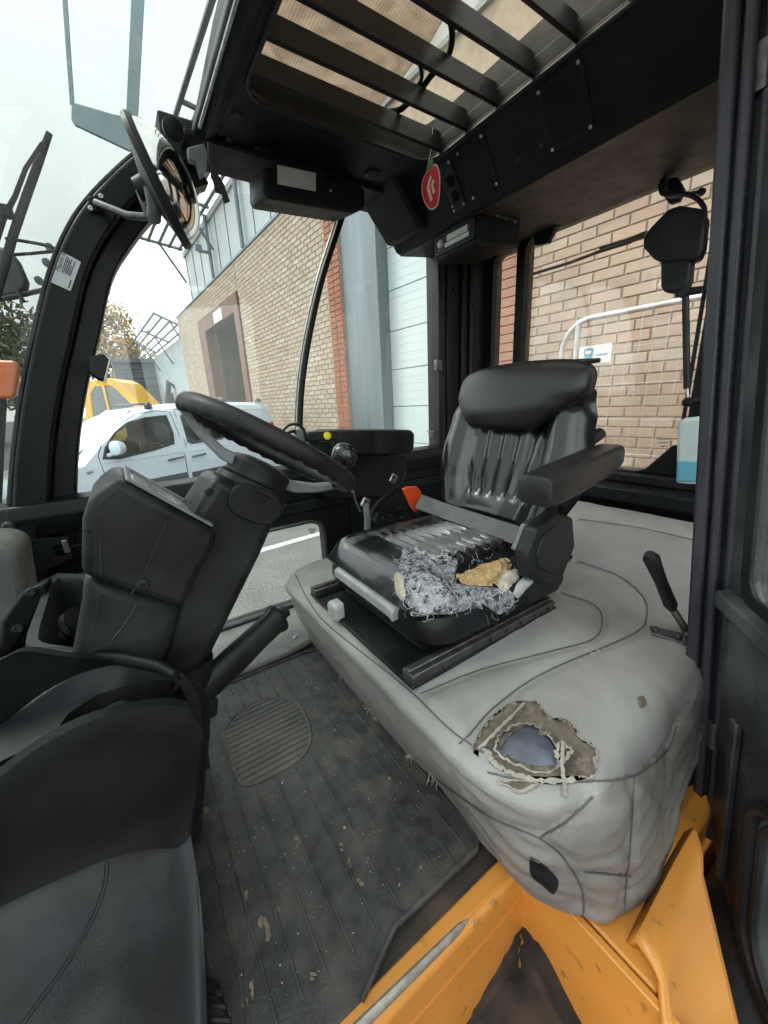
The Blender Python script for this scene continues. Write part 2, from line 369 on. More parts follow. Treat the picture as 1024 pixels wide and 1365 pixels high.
# red brick piers on both sides of the white sectional door
pg = G(); bbox(pg, .97, 1.40, -.30, .045, 0, 5.31); p1 = pg.build('brick_pier', 'mortar', bld)
pg = G(); bbox(pg, -2.41, -1.98, -.30, .045, 0, 4.35); p2 = pg.build('brick_pier', 'mortar', bld)
lst = []
for k in range(58):
    z = CP/2 + k*CP
    for c in ((.35, .20) if k % 2 == 0 else (.46, .09), ): lst += [(.97+.215*.5, z, .205), (.97+.215*1.5, z, .205)]
vv = joined('pier_bricks', [(u, z, w_) for (u, z, w_) in lst], ['brick_red'], bld, .062)
for k in range(40):
    z = CP/2 + k*CP
    for j in (0, 1):
        if not (.8 < z < 3.6): continue
        o = bpy.data.objects.new('brick', RM); COL.objects.link(o); adopt(o, bld)
        o.location = B(-2.41+.1075+.215*j, .047+rb.uniform(-.002, .002), z); o.rotation_euler = (0, 0, pi/2+BA+pi)
# steel door post and white sectional door
g = G(); bbox(g, .01, .97, -.28, .02, 0, 5.31); bbox(g, .0, .05, -.28, .035, 0, 4.35); g.build('steel_post', 'zinc', bld, bevel=.006)
dr = G(); bbox(dr, -1.98, .01, -.30, -.20, 0, 4.35); dr = part_label(dr.build('sectional_door', 'door_groove', bld), 'white sectional door of wide horizontal panels')
z = -.06
while z < 4.3:
    a, b = max(z, .01), min(z+.553, 4.34)
    g = G(); bbox(g, -1.97, .0, -.20, -.176, a, b-.007)
    for q in (1, 2, 3, 4):                                     # pressed ribs of the panel
        zz = z + .111*q
        if zz > .02: bbox(g, -1.97, .0, -.176, -.1735, zz-.006, zz+.002)
    g.build('panel', 'door_white', dr, bevel=.003); z += .56
# brown framed gateway
g = G(); bbox(g, 9.55, 10.35, -.28, .05, 0, 4.62); bbox(g, 6.05, 6.42, -.28, .06, 0, 4.62); bbox(g, 6.42, 9.55, -.28, .05, 4.2, 4.62)
gw = g.build('gateway_frame', 'brown_frame', bld, bevel=.01)
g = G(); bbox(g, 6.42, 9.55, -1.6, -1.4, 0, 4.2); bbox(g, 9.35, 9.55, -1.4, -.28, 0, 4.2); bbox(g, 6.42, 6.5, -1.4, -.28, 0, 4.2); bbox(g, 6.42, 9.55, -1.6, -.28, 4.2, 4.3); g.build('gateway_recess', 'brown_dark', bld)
g = G(); bbox(g, 6.55, 7.3, -.9, -.85, 0, 4.1); g.build('gateway_leaf', 'door_white', bld, bevel=.01)
g = G(); bbox(g, 7.45, 8.3, .05, .07, 4.22, 4.52); g.build('gateway_sign', 'label_white', bld, bevel=.005)
# clad upper storey, downpipes, sunshade racks on the roof edge
g = G(); bbox(g, -14, 11.0, -.5, -.05, 5.36, 6.75); bbox(g, -14, 11.05, -.5, .0, 6.75, 6.9); cl = g.build('cladding', 'cladding', bld, bevel=.01)
g = G(); bbox(g, -14, 13.6, -.3, .035, 5.31, 5.36); g.build('flashing', 'cladding_dark', bld)
for k in range(40): pass
for u in [x*.9-9 for x in range(23)]:
    g = G(); bbox(g, u, u+.03, -.05, -.035, 5.37, 6.74); g.build('panel_joint', 'cladding_dark', cl)
for u in (-3.0, 5.15, 7.75):
    g = G().tube([B(u, .05, 5.35), B(u, .05, 6.9)], .05, 10); g.build('downpipe', 'cladding_dark', bld, smooth=True)
lamp = G(); bbox(lamp, 7.68, 7.85, .05, .35, 5.97, 6.0); bbox(lamp, 7.7, 7.83, .25, .42, 6.0, 6.12); lamp.build('wall_lamp', 'cladding_dark', bld)
def rack(u0, u1, o0, o1, z0, z1, n, nb):
    g = G()
    for k in range(n):
        t = k/(n-1); g.tube([B(u0, o0+(o1-o0)*t, z0+(z1-z0)*t), B(u1, o0+(o1-o0)*t, z0+(z1-z0)*t)], .045, 6)
    for k in range(nb):
        u = u0+(u1-u0)*(k+.02)/(nb-.96); g.tube([B(u, o0-.1, z0), B(u, o1, z1)], .05, 6); g.tube([B(u, o0-.05, z0-1.0), B(u, (o0+o1)/2, (z0+z1)/2)], .04, 6)
    return g.build('sunshade_rack', 'canopy_steel', bld, smooth=True)
rack(-3, 10.9, .1, 1.3, 6.95, 7.1, 5, 5)
g = G(); bbox(g, 13.7, 60, -1.6, -.4, 0, 4.9); g.build('far_cladding', 'cladding', bld)
rack(13.8, 58, -.3, .75, 5.0, 5.5, 5, 12)

# ------------------------------------------------------------------ mesh fence panel behind the rear window
FB = .75
def fp(u, z): return B(u, FB, z)
def fpx(px, py): p = PP(px, py, B(0, FB, 0), BN); return (p-BP).dot(BE), p.z
u1, zt = fpx(752, 430); u2, z2 = fpx(905, 402); zt = (zt+z2)/2
fence = thing('fence_panel', 'galvanised mesh fence panel with rounded corner and white sign, behind the rear window', 'fence', tuple(fp(u1-1.2, 0)))
pts = [fp(u1, .12)] + [fp(u1-.22*(1-cos(a)), zt-.22+.22*sin(a)) for a in [radians(q) for q in range(0, 91, 15)]] + [fp(u1-3.3, zt), fp(u1-3.3, .12)]
G().tube(pts, .021, 10).build('outer_tube', 'galv', fence, smooth=True)
uu = fpx(768, 470)[0]
G().tube([fp(uu, .12), fp(uu, zt)], .021, 10).build('upright', 'galv', fence, smooth=True)
g = G()
for k in range(34): g.tube([fp(uu-.08*k-.04, .15), fp(uu-.08*k-.04, zt-.02)], .0022, 4)
for k in range(9): g.tube([fp(uu, .25+k*.25), fp(u1-3.28, .25+k*.25)], .0022, 4)
o = g.build('wire_mesh', 'galv', fence)
G().bx(-.001, .001, -.3, .3, 0, .12)
g = G(); bbox(g, uu-.05, uu+.05, FB-.3, FB+.3, 0, .12); g.build('foot_block', 'mortar', fence, bevel=.01)
s0 = fpx(775, 463); s1 = fpx(816, 484)
sg = G(); bbox(sg, s1[0], s0[0], FB+.022, FB+.028, s1[1]+.01, s0[1]); sg = sg.build('sign', 'label_white', fence)
def sp(a, b): return fp(s0[0]+(s1[0]-s0[0])*a, s1[1]+.01+(s0[1]-s1[1]-.01)*b) + BN*.029
G().prism([sp(.16, .82), sp(.30, .90), sp(.46, .82), sp(.44, .45), sp(.31, .12), sp(.18, .45)], BN*.001).build('emblem', 'ink_blue', sg)
G().prism([sp(.21, .72), sp(.41, .72), sp(.39, .56), sp(.23, .56)], BN*.002).build('emblem_band', 'label_white', sg)
g = G()
for k in range(7): g.prism([sp(.56+k*.05, .5), sp(.595+k*.05, .5), sp(.595+k*.05, .40), sp(.56+k*.05, .40)], BN*.001)
g.build('sign_lettering', 'ink_blue', sg)

# ------------------------------------------------------------------ white van
DV = Vector((.938, .345, 0)).normalized(); NV = Vector((DV.y, -DV.x, 0)); VR = Vector((2.57, 7.6, 0)); VO = VR - DV*4.2
van = thing('van', 'white panel van parked beyond the steering wheel, nose to the left', 'van', tuple(VO+DV*2.1-NV*.87))
def topz(l):
    pr_ = [(0, .55), (.04, .80), (.2, .93), (.55, 1.03), (.95, 1.13), (1.2, 1.37), (1.55, 1.64), (1.9, 1.78), (2.4, 1.83), (3.2, 1.84), (4.0, 1.81), (4.14, 1.74), (4.2, 1.40), (4.21, .4)]
    for (a, b), (c, d) in zip(pr_, pr_[1:]):
        if a <= l <= c: return b+(d-b)*(l-a)/(c-a)
    return pr_[-1][1]
def inset(l, z):
    i = 0 if z < 1.02 else (z-1.02)**1.6*.20
    if z < .55: i += (.55-z)*.12
    if l < .7: i += (.7-l)**2*.42
    if l > 3.9: i += (l-3.9)**2*.35
    return i
def VS(l, z, o=0): return VO + DV*l - NV*(inset(l, z)-o) + Vector((0, 0, z))
st = [0, .03, .08, .16, .3, .5, .7, .85, .95]+[1.0+.035*k for k in range(63)]+[3.25, 3.6, 3.9, 4.05, 4.14, 4.18, 4.2]
rings = []
for l in st:
    t = topz(l); zs = [.24, .40, .55, .75, .95, 1.02]; zs = [min(z, t-.06) for z in zs]
    zs += [zs[-1]+(t-.06-zs[-1])*q for q in tuple(k/18 for k in range(1, 19))]
    half = [(inset(l, z), z) for z in zs] + [(inset(l, t)+.05, t-.025), (inset(l, t)+.14, t-.004), (.6, t+.012)]
    rings.append([VO+DV*l-NV*i+Vector((0, 0, z)) for i, z in half] + [VO+DV*l-NV*(1.75-i)+Vector((0, 0, z)) for i, z in half[::-1]])
VRINGS = rings
def vpanel(name, poly, mt, parent, o=.004, th=.006):
    g = G(); a = [VS(l, z, o) for l, z in poly]; b = [VS(l, z, o-th) for l, z in poly]; g.loft([b, a]); return g.build(name, mt, parent, smooth=False)
def smoothpoly(p, n=4):
    q = bez([Vector((a, b, 0)) for a, b in p+[p[0]]], n)[:-1]; return [(v.x, v.y) for v in q]
fwin = [(1.19, 1.14), (1.25, 1.28), (1.42, 1.47), (1.62, 1.585), (1.85, 1.635), (2.16, 1.65), (2.19, 1.40), (2.16, 1.23), (1.85, 1.17), (1.4, 1.115)]

mat('van_glass', (.02, .025, .028), .03, coat=1)
rwin = [(2.40, 1.24), (2.40, 1.63), (2.46, 1.66), (2.95, 1.67), (3.06, 1.62), (3.06, 1.28), (3.0, 1.22), (2.46, 1.205)]
def inpoly(x, y, pl):
    c = False; j = len(pl)-1
    for i in range(len(pl)):
        if (pl[i][1] > y) != (pl[j][1] > y) and x < (pl[j][0]-pl[i][0])*(y-pl[i][1])/(pl[j][1]-pl[i][1])+pl[i][0]: c = not c
        j = i
    return c
gb = G().loft(VRINGS); keep = []
for f in gb.f:
    c = sum((gb.v[i] for i in f), Vector())/len(f); q = c-VO; l_, w_ = q.dot(DV), -q.dot(NV)
    if len(f) == 4 and (w_ < .25 or w_ > 1.5) and (inpoly(l_, c.z, fwin) or (w_ < .25 and inpoly(l_, c.z, rwin))): continue
    keep.append(f)
gb.f = keep; gb.build('body', 'van_white', van, smooth=True)
glassmat('van_window', (.72, .76, .76), dirt=.05)
glassmat('van_window_dark', (.05, .055, .06), dirt=.0)
for nm, poly, gm in (('front_door_window', fwin, 'van_window'), ('rear_door_window', rwin, 'van_window_dark')):
    n0 = len(poly); cx_ = sum(p[0] for p in poly)/n0; cz_ = sum(p[1] for p in poly)/n0
    ou = [(cx_+(a-cx_)*1.045, cz_+(b-cz_)*1.06) for a, b in poly]; inn_ = [(cx_+(a-cx_)*.95, cz_+(b-cz_)*.93) for a, b in poly]
    fr_o = frame_ring(G(), [VS(a, b, .006) for a, b in ou], [VS(a, b, .006) for a, b in inn_], NV*-.02).build(nm, 'van_dark', van)
    vpanel('pane', [(cx_+(a-cx_)*.97, cz_+(b-cz_)*.96) for a, b in poly], gm, fr_o, .0, .004)
G().loft([[VO+DV*l_-NV*(1.75-inset(l_, z_))+Vector((0, 0, z_)) for l_, z_ in fwin], [VO+DV*l_-NV*(1.755-inset(l_, z_))+Vector((0, 0, z_)) for l_, z_ in fwin]]).build('far_window', 'van_window', van)
for w_ in (.45, 1.25):
    c_ = VO+DV*1.95-NV*w_; G().tube([c_+Vector((0, 0, .6)), c_+DV*.12+Vector((0, 0, 1.25))], .2, 10).build('seat', 'van_dark', van, smooth=True)
def vline(pts, r=.006, mt='van_dark', name='panel_gap', pa=None):
    return G().tube([VS(l, z, .001) for l, z in pts], r, 6).build(name, mt, pa or van, smooth=True)
vline([(2.29, .50), (2.30, 1.0), (2.28, 1.4), (2.25, 1.70), (2.05, 1.74), (1.75, 1.70), (1.45, 1.55), (1.22, 1.36), (1.13, 1.18), (1.15, .9), (1.28, .5)])
vline([(2.33, 1.74), (3.12, 1.75), (3.14, 1.2), (3.14, .55)]); vline([(2.34, .50), (2.35, 1.2), (2.32, 1.72)])
vline([(3.25, 1.70), (4.0, 1.66), (4.08, 1.3)], .004, 'cladding'); vline([(3.2, 1.25), (4.0, 1.28)], .004, 'cladding')
vline([(1.15, 1.07), (2.3, 1.075), (3.14, 1.085)], .004, 'cladding')
g = G()
for l0, l1 in ((1.32, 2.28), (2.36, 3.12)): g.loft([[VS(l0, .62, .0), VS(l0, .74, .0), VS(l0, .74, .018), VS(l0, .62, .018)], [VS(l1, .64, .0), VS(l1, .76, .0), VS(l1, .76, .018), VS(l1, .64, .018)]])
g.build('side_moulding', 'van_trim', van)
for l in (2.02, 2.40):
    G().tube([VS(l, .985, .02), VS(l+.04, .995, .045), VS(l+.2, 1.005, .045), VS(l+.24, 1.01, .02)], .016, 8).build('door_handle', 'van_trim', van, smooth=True)
mr = G().lathe(VS(1.34, 1.27, .15), NV*.4-DV, [(.0, -.07), (.08, -.06), (.10, 0), (.10, .05), (.08, .06), (0, .06)], 16); mr.tube([VS(1.25, 1.17, 0), VS(1.3, 1.2, .1)], .03, 6); mr.build('wing_mirror', 'van_white', van, smooth=True)
for l in (2.0, 3.25, 4.0):
    G().lathe(VO+DV*l-NV*.22+Vector((0, 0, topz(l)-.01)), (0, 0, 1), [(.06, 0), (.055, .05), (.03, .075), (0, .08)], 10).build('roof_bar_foot', 'van_dark', van, smooth=True)
for l in (2.02, 3.27): G().tube([VO+DV*l-NV*.22+Vector((0, 0, topz(l)+.06)), VO+DV*l-NV*1.5+Vector((0, 0, topz(l)+.06))], .02, 6).build('roof_bar', 'van_dark', van, smooth=True)
g = G(); g.loft([[VS(4.08, .95, -.02), VS(4.22, .95, -.03), VS(4.22, 1.42, -.03), VS(4.10, 1.42, -.02)], [VS(4.06, .95, .012), VS(4.19, .95, .008), VS(4.18, 1.42, .008), VS(4.08, 1.42, .012)]]); g.build('tail_light', 'tail_red', van, bevel=.01)
vline([(.95, .97), (1.02, .985)], .018, 'wheel_spoke', 'side_repeater')
for l in (.80, 3.50):
    w_ = thing  # wheel: tyre with rim and dark arch behind
    arch = [(l+.36*cos(radians(a)), .36+.38*sin(radians(a))) for a in range(0, 181, 15)]
    vpanel('wheel_arch', arch, 'van_dark', van, .003)
    wc = VO+DV*l+Vector((0, 0, .32))-NV*.01
    ty = G().lathe(wc-NV*.17, NV, [(.17, .0), (.29, 0), (.315, .03), (.315, .16), (.29, .19), (.19, .195), (.19, .15), (0, .15)], 28).build('wheel', 'rubber', van, smooth=True)
    G().lathe(wc, NV, [(.19, -.02), (.185, .0), (.13, .012), (.05, .02), (0, .02)], 20).build('rim', 'steel', ty, smooth=True)
ws = [VO+DV*l-NV*(i)+Vector((0, 0, z)) for l, i, z in ((1.0, .34, 1.175), (1.84, .38, 1.758), (1.84, 1.37, 1.758), (1.0, 1.41, 1.175))]
nn = (ws[1]-ws[0]).cross(ws[3]-ws[0]).normalized(); nn = nn if nn.z > 0 else -nn
G().prism([p+nn*.02 for p in ws], nn*.01).build('windscreen', 'van_glass', van)

# ------------------------------------------------------------------ yellow machine behind the van
ex = thing('excavator', 'yellow wheeled excavator with glazed cab behind the white van', 'excavator', (-.2, 11.8, 0))
EXO = P(150, 560, d=10); EXx = Vector((.80, -.35, 0)).normalized(); EXn = Vector((EXx.y, -EXx.x, 0))
def E_(a, o, z): return Vector((EXO.x, EXO.y, 0)) + EXx*a + EXn*o + Vector((0, 0, z))
ERm = Matrix((EXx, -EXn, Vector((0, 0, 1)))).transposed()
def ebox(g, a0, a1, o0, o1, z0, z1): return g.box(E_((a0+a1)/2, (o0+o1)/2, (z0+z1)/2), (a1-a0, o1-o0, z1-z0), ERm)
prof = [(-.62, .9), (-.62, 1.6), (-.52, 2.30), (-.30, 2.56), (.18, 2.60), (.34, 2.50), (.92, 1.72), (.95, .9)]
for o_ in (0, -1.3):
    inn = [(-.44, 1.15), (-.44, 1.62), (-.36, 2.24), (-.22, 2.40), (.12, 2.42), (.22, 2.34), (.70, 1.70), (.72, 1.15)]
    frame_ring(G(), [E_(a, o_, z) for a, z in prof], [E_(a, o_, z) for a, z in inn], EXn*-.08).build('cab_frame', 'yellow_paint', ex, bevel=.02)
    G().loft([[E_(a, o_-.03, z) for a, z in inn], [E_(a, o_-.04, z) for a, z in inn]]).build('pane', 'glass_far', ex)
g = G()
for (a, z), (c, d) in zip(prof[1:6], prof[2:7]): g.loft([[E_(a, -.08, z), E_(c, -.08, d), E_(c, -.08, d-.06), E_(a, -.08, z-.06)], [E_(a, -1.3, z), E_(c, -1.3, d), E_(c, -1.3, d-.06), E_(a, -1.3, z-.06)]])
g.build('cab_roof', 'yellow_paint', ex)
g = G(); ebox(g, -.05, .0, -.02, .02, 1.15, 2.42); g.build('window_divider', 'yellow_paint', ex)
g = G(); ebox(g, -1.6, 2.2, -1.9, .15, .55, .95); ebox(g, .98, 2.4, -1.7, .0, .95, 1.62); ebox(g, .25, 2.1, .2, .6, .7, 1.58); g.build('chassis', 'yellow_paint', ex, bevel=.06)
for a in (-1.0, 1.6): G().lathe(E_(a, -.2, .55), EXn, [(0, 0), (.55, 0), (.55, .35), (.3, .38), (0, .36)], 24).build('wheel', 'rubber', ex, smooth=True)
for a in (-1.0, 1.6): G().lathe(E_(a, -1.9, .55), EXn, [(0, 0), (.55, 0), (.55, .35), (.3, .38), (0, .36)], 24).build('wheel', 'rubber', ex, smooth=True)
g = G(); g.tube([E_(-.9, -.6, 1.2), E_(-2.0, -.6, 2.6), E_(-3.6, -.6, 2.4), E_(-4.3, -.6, .8)], [.16, .15, .12, .1], 6); g.build('boom', 'yellow_paint', ex)
# ------------------------------------------------------------------ dark shed and parked machines at the end of the yard
shed = G().box((3.2, 31.2, 2.35), (5.6, 4, 4.7)); shed.box((3.2, 29.1, 4.75), (5.8, .3, .2))
for k in range(9): shed.box((3.2, 29.17, .3+k*.5), (5.6, .06, .04))
tag(shed.build('shed', 'shed_dark'), 'dark grey boarded shed at the end of the yard', 'shed')
for i, (px, c, lab) in enumerate(((190, 'machine_dark', 'dark machine with yellow panel parked before the grey shed'), (232, 'machine_dark', 'dark machine with short yellow arm parked nearer the brick wall'))):
    b0 = P(px, 540, d=22); b0.z = 0
    mc = thing('machine', lab, 'machine', tuple(b0), 'machines parked by the shed')
    g = G().box(b0+Vector((0, 0, 1.2)), (1.6, 2.2, 1.0)); g.box(b0+Vector((.2, 0, 2.1)), (1.0, 1.4, 1.2)); g.build('body', c, mc, bevel=.08)
    g = G().tube([b0+Vector((-.5, -1, 1.6)), b0+Vector((-.2, -1.4, 3.2)), b0+Vector((.6, -1.6, 2.4))], .16, 6); g.build('arm', c, mc)
    G().box(b0+Vector((-.3+.6*i, -1.3, 2.3+.2*i)), (.7-.3*i, .1, .5+.2*i)).build('panel', 'yellow_paint', mc, bevel=.03)
    for sx in (-.7, .7):
        for sy in (-.8, .8): G().lathe(b0+Vector((sx-.15, sy, .5)), (1, 0, 0), [(0, 0), (.5, 0), (.5, .3), (0, .3)], 16).build('wheel', 'rubber', mc, smooth=True)

# ------------------------------------------------------------------ trees
def tree(base, h, rad, leafmat, label, n=2600, seed=1, crown0=.3, leaf=.26):
    R_ = random.Random(seed); base = Vector(base)
    t = thing('tree', label, 'tree', tuple(base), 'trees at the end of the yard')
    g = G(); g.tube([base, base+Vector((.1, 0, h*.35)), base+Vector((-.1, .1, h*.7)), base+Vector((.05, 0, h*.95))], [h*.022, h*.017, h*.009, h*.002], 8)
    tips = []
    for k in range(22):
        z = h*(crown0*.8+(.95-crown0*.8)*k/22); a = R_.uniform(0, 2*pi); L_ = rad*(1.05-.75*abs(k/22-.35))*R_.uniform(.6, 1)
        p0 = base+Vector((0, 0, z)); p2 = p0+Vector((cos(a)*L_, sin(a)*L_, L_*.5)); p1 = (p0+p2)/2+Vector((0, 0, -.1*L_))
        g.tube([p0, p1, p2], [h*.006, h*.004, h*.001], 5); tips += [p1, p2, (p1+p2)/2, p0.lerp(p2, .8)]
    tips += [base+Vector((0, 0, h*q)) for q in (.8, .88, .95)]
    g.build('trunk', 'bark', t, smooth=True)
    c = G()
    for k in range(n):
        q = R_.choice(tips); s_ = rad*.22
        p = q+Vector((R_.gauss(0, s_), R_.gauss(0, s_), R_.gauss(0, s_*.9)))
        a = Vector((R_.uniform(-1, 1), R_.uniform(-1, 1), R_.uniform(-1, 1))).normalized(); b = a.orthogonal().normalized(); e = leaf*R_.uniform(.5, 1.2)
        c.add([p-a*e, p+b*e*.5, p+a*e, p-b*e*.5], [(0, 1, 2, 3)])
    c.build('crown', leafmat, t)
tree((.6, 45, 0), 11.2, 2.6, 'leaf_autumn', 'tall yellow-brown autumn tree rising above the yellow excavator', seed=4)
tree((2.6, 47, 0), 8.8, 2.0, 'leaf_autumn', 'smaller thin autumn tree just above the dark shed', n=1400, seed=5)
tree((-6.0, 40, 0), 9.5, 3.2, 'leaf_green', 'greenish tree seen low through the windscreen, left of the pillar', seed=6)
tree((-9.5, 38, 0), 8, 3.0, 'leaf_green', 'green tree at the left edge behind the wiper', seed=8)

# ================================================================== FORKLIFT CAB (shell)
FZ, YS, YF, XR = .94, .28, 1.35, 1.50           # floor height, door sill, far side, rear wall
cab = thing('forklift_cab', 'black forklift cab with orange sill, glass all round and slatted roof hatch', 'forklift', (.6, .8, 0))
def xz(p): return (p.x, p.z)
# --- curved front pillar on the far side
LE = [(2, 760), (5, 700), (10, 620), (20, 540), (37, 450), (60, 360), (87, 295), (120, 250), (172, 200), (205, 180), (235, 168)]
RE = [(100, 770), (101, 690), (104, 600), (115, 520), (132, 450), (150, 370), (178, 322), (208, 285), (232, 266), (255, 252), (280, 243)]
Lc = bez([P(a, b, y=1.31) for a, b in LE], 4); Rc = bez([P(a, b, y=1.34) for a, b in RE], 4)
def shift(p, dy): return Vector((p.x, p.y+dy, p.z))
mid = [l.lerp(r, .62) for l, r in zip(Lc, Rc)]; mid = [Vector((p.x, 1.31, p.z)) for p in mid]
l1 = [l.lerp(m_, .14) for l, m_ in zip(Lc, mid)]
G().loft([[a, b, shift(b, .10), shift(a, .10)] for a, b in zip(l1, mid)]).build('front_pillar', 'frame_black', cab, bevel=.008)
G().loft([[shift(a, .012), shift(b, .012), shift(b, .12), shift(a, .12)] for a, b in zip(Lc, l1)]).build('windscreen_seal', 'rubber', cab, bevel=.004)
G().loft([[Vector((a.x, 1.342, a.z)), Vector((b.x, 1.342, b.z)), Vector((b.x, 1.40, b.z)), Vector((a.x, 1.40, a.z))] for a, b in zip(mid, Rc)]).build('pillar_return', 'frame_black', cab, bevel=.005)
# --- windscreen: the pillar's curve drawn across the cab
prof = [Vector((p.x+.01, 0, p.z)) for p in Lc if p.z < 2.47]
prof = [Vector((-.33, 0, 1.30))]+[p for p in prof if p.z > 1.36 and p.x < .30]+[Vector((.33, 0, 2.463))]
G().loft([[Vector((p.x, y, p.z)) for y in (.22, .6, 1.0, 1.335)] for p in prof], closed=False, cap=False).build('windscreen', 'glass_front', cab, smooth=True)
G().bx(-.42, -.30, .2, 1.40, .88, 1.33).build('front_panel', 'frame_black', cab, bevel=.01)
# --- front header with bright trim, hatch surround, slats
G().prism([(.302, .12, 2.40), (.328, .12, 2.386), (.36, .12, 2.40), (.36, .12, 2.47), (.322, .12, 2.46)], (0, 1.24, 0)).build('front_header', 'headliner', cab, bevel=.008)
G().tube([(.311, .12, 2.394), (.311, 1.22, 2.394)], .004, 8).build('header_trim', 'steel', cab, smooth=True)
HX0, HX1, HY0, HY1 = .375, .935, .36, 1.075
out = rrect(.34, .985, .12, 1.39, .01, 4); inn = rrect(HX0, HX1, HY0, HY1, .06, 4)
frame_ring(G(), [(x, y, 2.40) for x, y in out], [(x, y, 2.40) for x, y in inn], (0, 0, .012)).build('ceiling', 'headliner', cab, bevel=.003)
G().tube([(x, y, 2.399) for x, y in inn], .006, 8, wrap=True, cap=False).build('hatch_lip', 'rubber', cab, smooth=True)
o2 = rrect(HX0-.02, HX1+.02, HY0-.02, HY1+.06, .06, 4); i2 = rrect(HX0-.005, HX1+.005, HY0-.005, HY1+.045, .06, 4)
frame_ring(G(), [(x, y, 2.413) for x, y in o2], [(x, y, 2.413) for x, y in i2], (0, 0, .09)).build('hatch_frame', 'headliner', cab)
for k in range(7):
    y = 1.095-.104*k if k else 1.10
    y = 1.14-.1035*k
    G().box(((HX0+HX1)/2, y-.004, 2.437), (HX1-HX0+.02, .009, .056), Matrix.Rotation(radians(-14), 3, 'X')).build('slat', 'frame_black', cab, bevel=.002)
mat('roof_dirt', (.3, .2, .12))
RG = bpy.data.materials.new('roof_sheet'); RG.use_nodes = True; t = RG.node_tree; n = t.nodes; n.clear()
oo = n.new('ShaderNodeOutputMaterial'); tl = n.new('ShaderNodeBsdfTranslucent'); tr = n.new('ShaderNodeBsdfTransparent'); ms = n.new('ShaderNodeMixShader')
ge = n.new('ShaderNodeNewGeometry'); wv = n.new('ShaderNodeTexWave'); wv.inputs['Scale'].default_value = 42; wv.inputs['Distortion'].default_value = 1.5; wv.bands_direction = 'X'
nz = n.new('ShaderNodeTexNoise'); nz.inputs['Scale'].default_value = 9; nz.inputs['Detail'].default_value = 6; nz.inputs['Distortion'].default_value = 2.5
rmp = n.new('ShaderNodeValToRGB'); rmp.color_ramp.elements[0].color = (.30, .265, .235, 1); rmp.color_ramp.elements[1].color = (.50, .46, .42, 1); rmp.color_ramp.elements[0].position = .35; rmp.color_ramp.elements[1].position = .7
mm = n.new('ShaderNodeMix'); mm.data_type = 'RGBA'; mm.inputs[0].default_value = .35
t.links.new(ge.outputs['Position'], wv.inputs['Vector']); t.links.new(ge.outputs['Position'], nz.inputs['Vector'])
t.links.new(nz.outputs['Fac'], rmp.inputs[0]); t.links.new(rmp.outputs[0], mm.inputs[6]); 
r2 = n.new('ShaderNodeValToRGB'); r2.color_ramp.elements[0].color = (.26, .23, .205, 1); r2.color_ramp.elements[1].color = (.54, .50, .455, 1); t.links.new(wv.outputs[0], r2.inputs[0]); t.links.new(r2.outputs[0], mm.inputs[7])
t.links.new(mm.outputs[2], tl.inputs[0]); tr.inputs[0].default_value = (.5, .4, .3, 1); ms.inputs[0].default_value = .06
t.links.new(tl.outputs[0], ms.inputs[1]); t.links.new(tr.outputs[0], ms.inputs[2]); t.links.new(ms.outputs[0], oo.inputs[0]); MATS['roof_sheet'] = RG
glassmat('glass_roof', (.97, .95, .88), dirt=.12, dirtcol=(.66, .60, .48), dscale=9)
G().bx(HX0-.03, HX1+.03, HY0-.03, HY1+.07, 2.505, 2.511).build('roof_glass', 'glass_roof', cab)
G().prism([(HX0-.03, HY0-.03, 2.53), (.72, HY0-.03, 2.53), (.76, .75, 2.53), (.79, .9, 2.53), (.80, HY1+.07, 2.53), (HX0-.03, HY1+.07, 2.53)], (0, 0, .005)).build('roof_sheet', 'roof_sheet', cab)
G().tube(bez([P(597, 15, z=2.475), P(603, 45, z=2.475), P(597, 75, z=2.475), P(575, 100, z=2.475), P(560, 120, z=2.475), P(535, 145, z=2.475), P(515, 150, z=2.47)], 6), .007, 8).build('roof_cable', 'rubber', cab, smooth=True)
G().tube(bez([P(560, 85, z=2.48), P(562, 105, z=2.48), P(548, 130, z=2.48), P(560, 140, z=2.48), P(590, 142, z=2.48)], 6), .005, 8).build('roof_cable', 'rubber', cab, smooth=True)
# outer roof shell around the hatch
o3 = rrect(.338, 1.60, .12, 1.45, .08, 4); i3 = rrect(HX0-.035, HX1+.035, HY0-.035, HY1+.075, .05, 4)
frame_ring(G(), [(x, y, 2.47) for x, y in o3], [(x, y, 2.50) for x, y in i3], (0, 0, .03)).build('roof_shell', 'frame_black', cab, bevel=.01)
# --- overhead rear console: sloped face, soffit
G().prism([(.937, .24, 2.402), (1.03, .24, 2.27), (1.05, .24, 2.262), (1.05, .24, 2.45), (.937, .24, 2.45)], (0, 1.15, 0)).build('overhead_console', 'headliner', cab, bevel=.006)
G().prism([(1.05, .24, 2.262), (1.56, .24, 2.318), (1.56, .24, 2.45), (1.05, .24, 2.45)], (0, 1.15, 0)).build('soffit', 'soffit_brown', cab)
# corner cheek between side header and overhead console
G().prism([P(512, 213, y=1.18), P(545, 218, y=1.18), P(590, 232, y=1.18), P(606, 278, y=1.18), P(583, 305, y=1.18), P(560, 302, y=1.18), P(548, 280, y=1.18)], (0, .2, .0)).build('corner_cheek', 'headliner', cab, bevel=.012)
# --- side header (far)
G().bx(.24, 1.52, 1.335, 1.42, 2.395, 2.47).build('side_header', 'headliner', cab, bevel=.006)
G().bx(.28, 1.25, 1.25, 1.345, 2.385, 2.402).build('header_trim_panel', 'headliner', cab, bevel=.004)
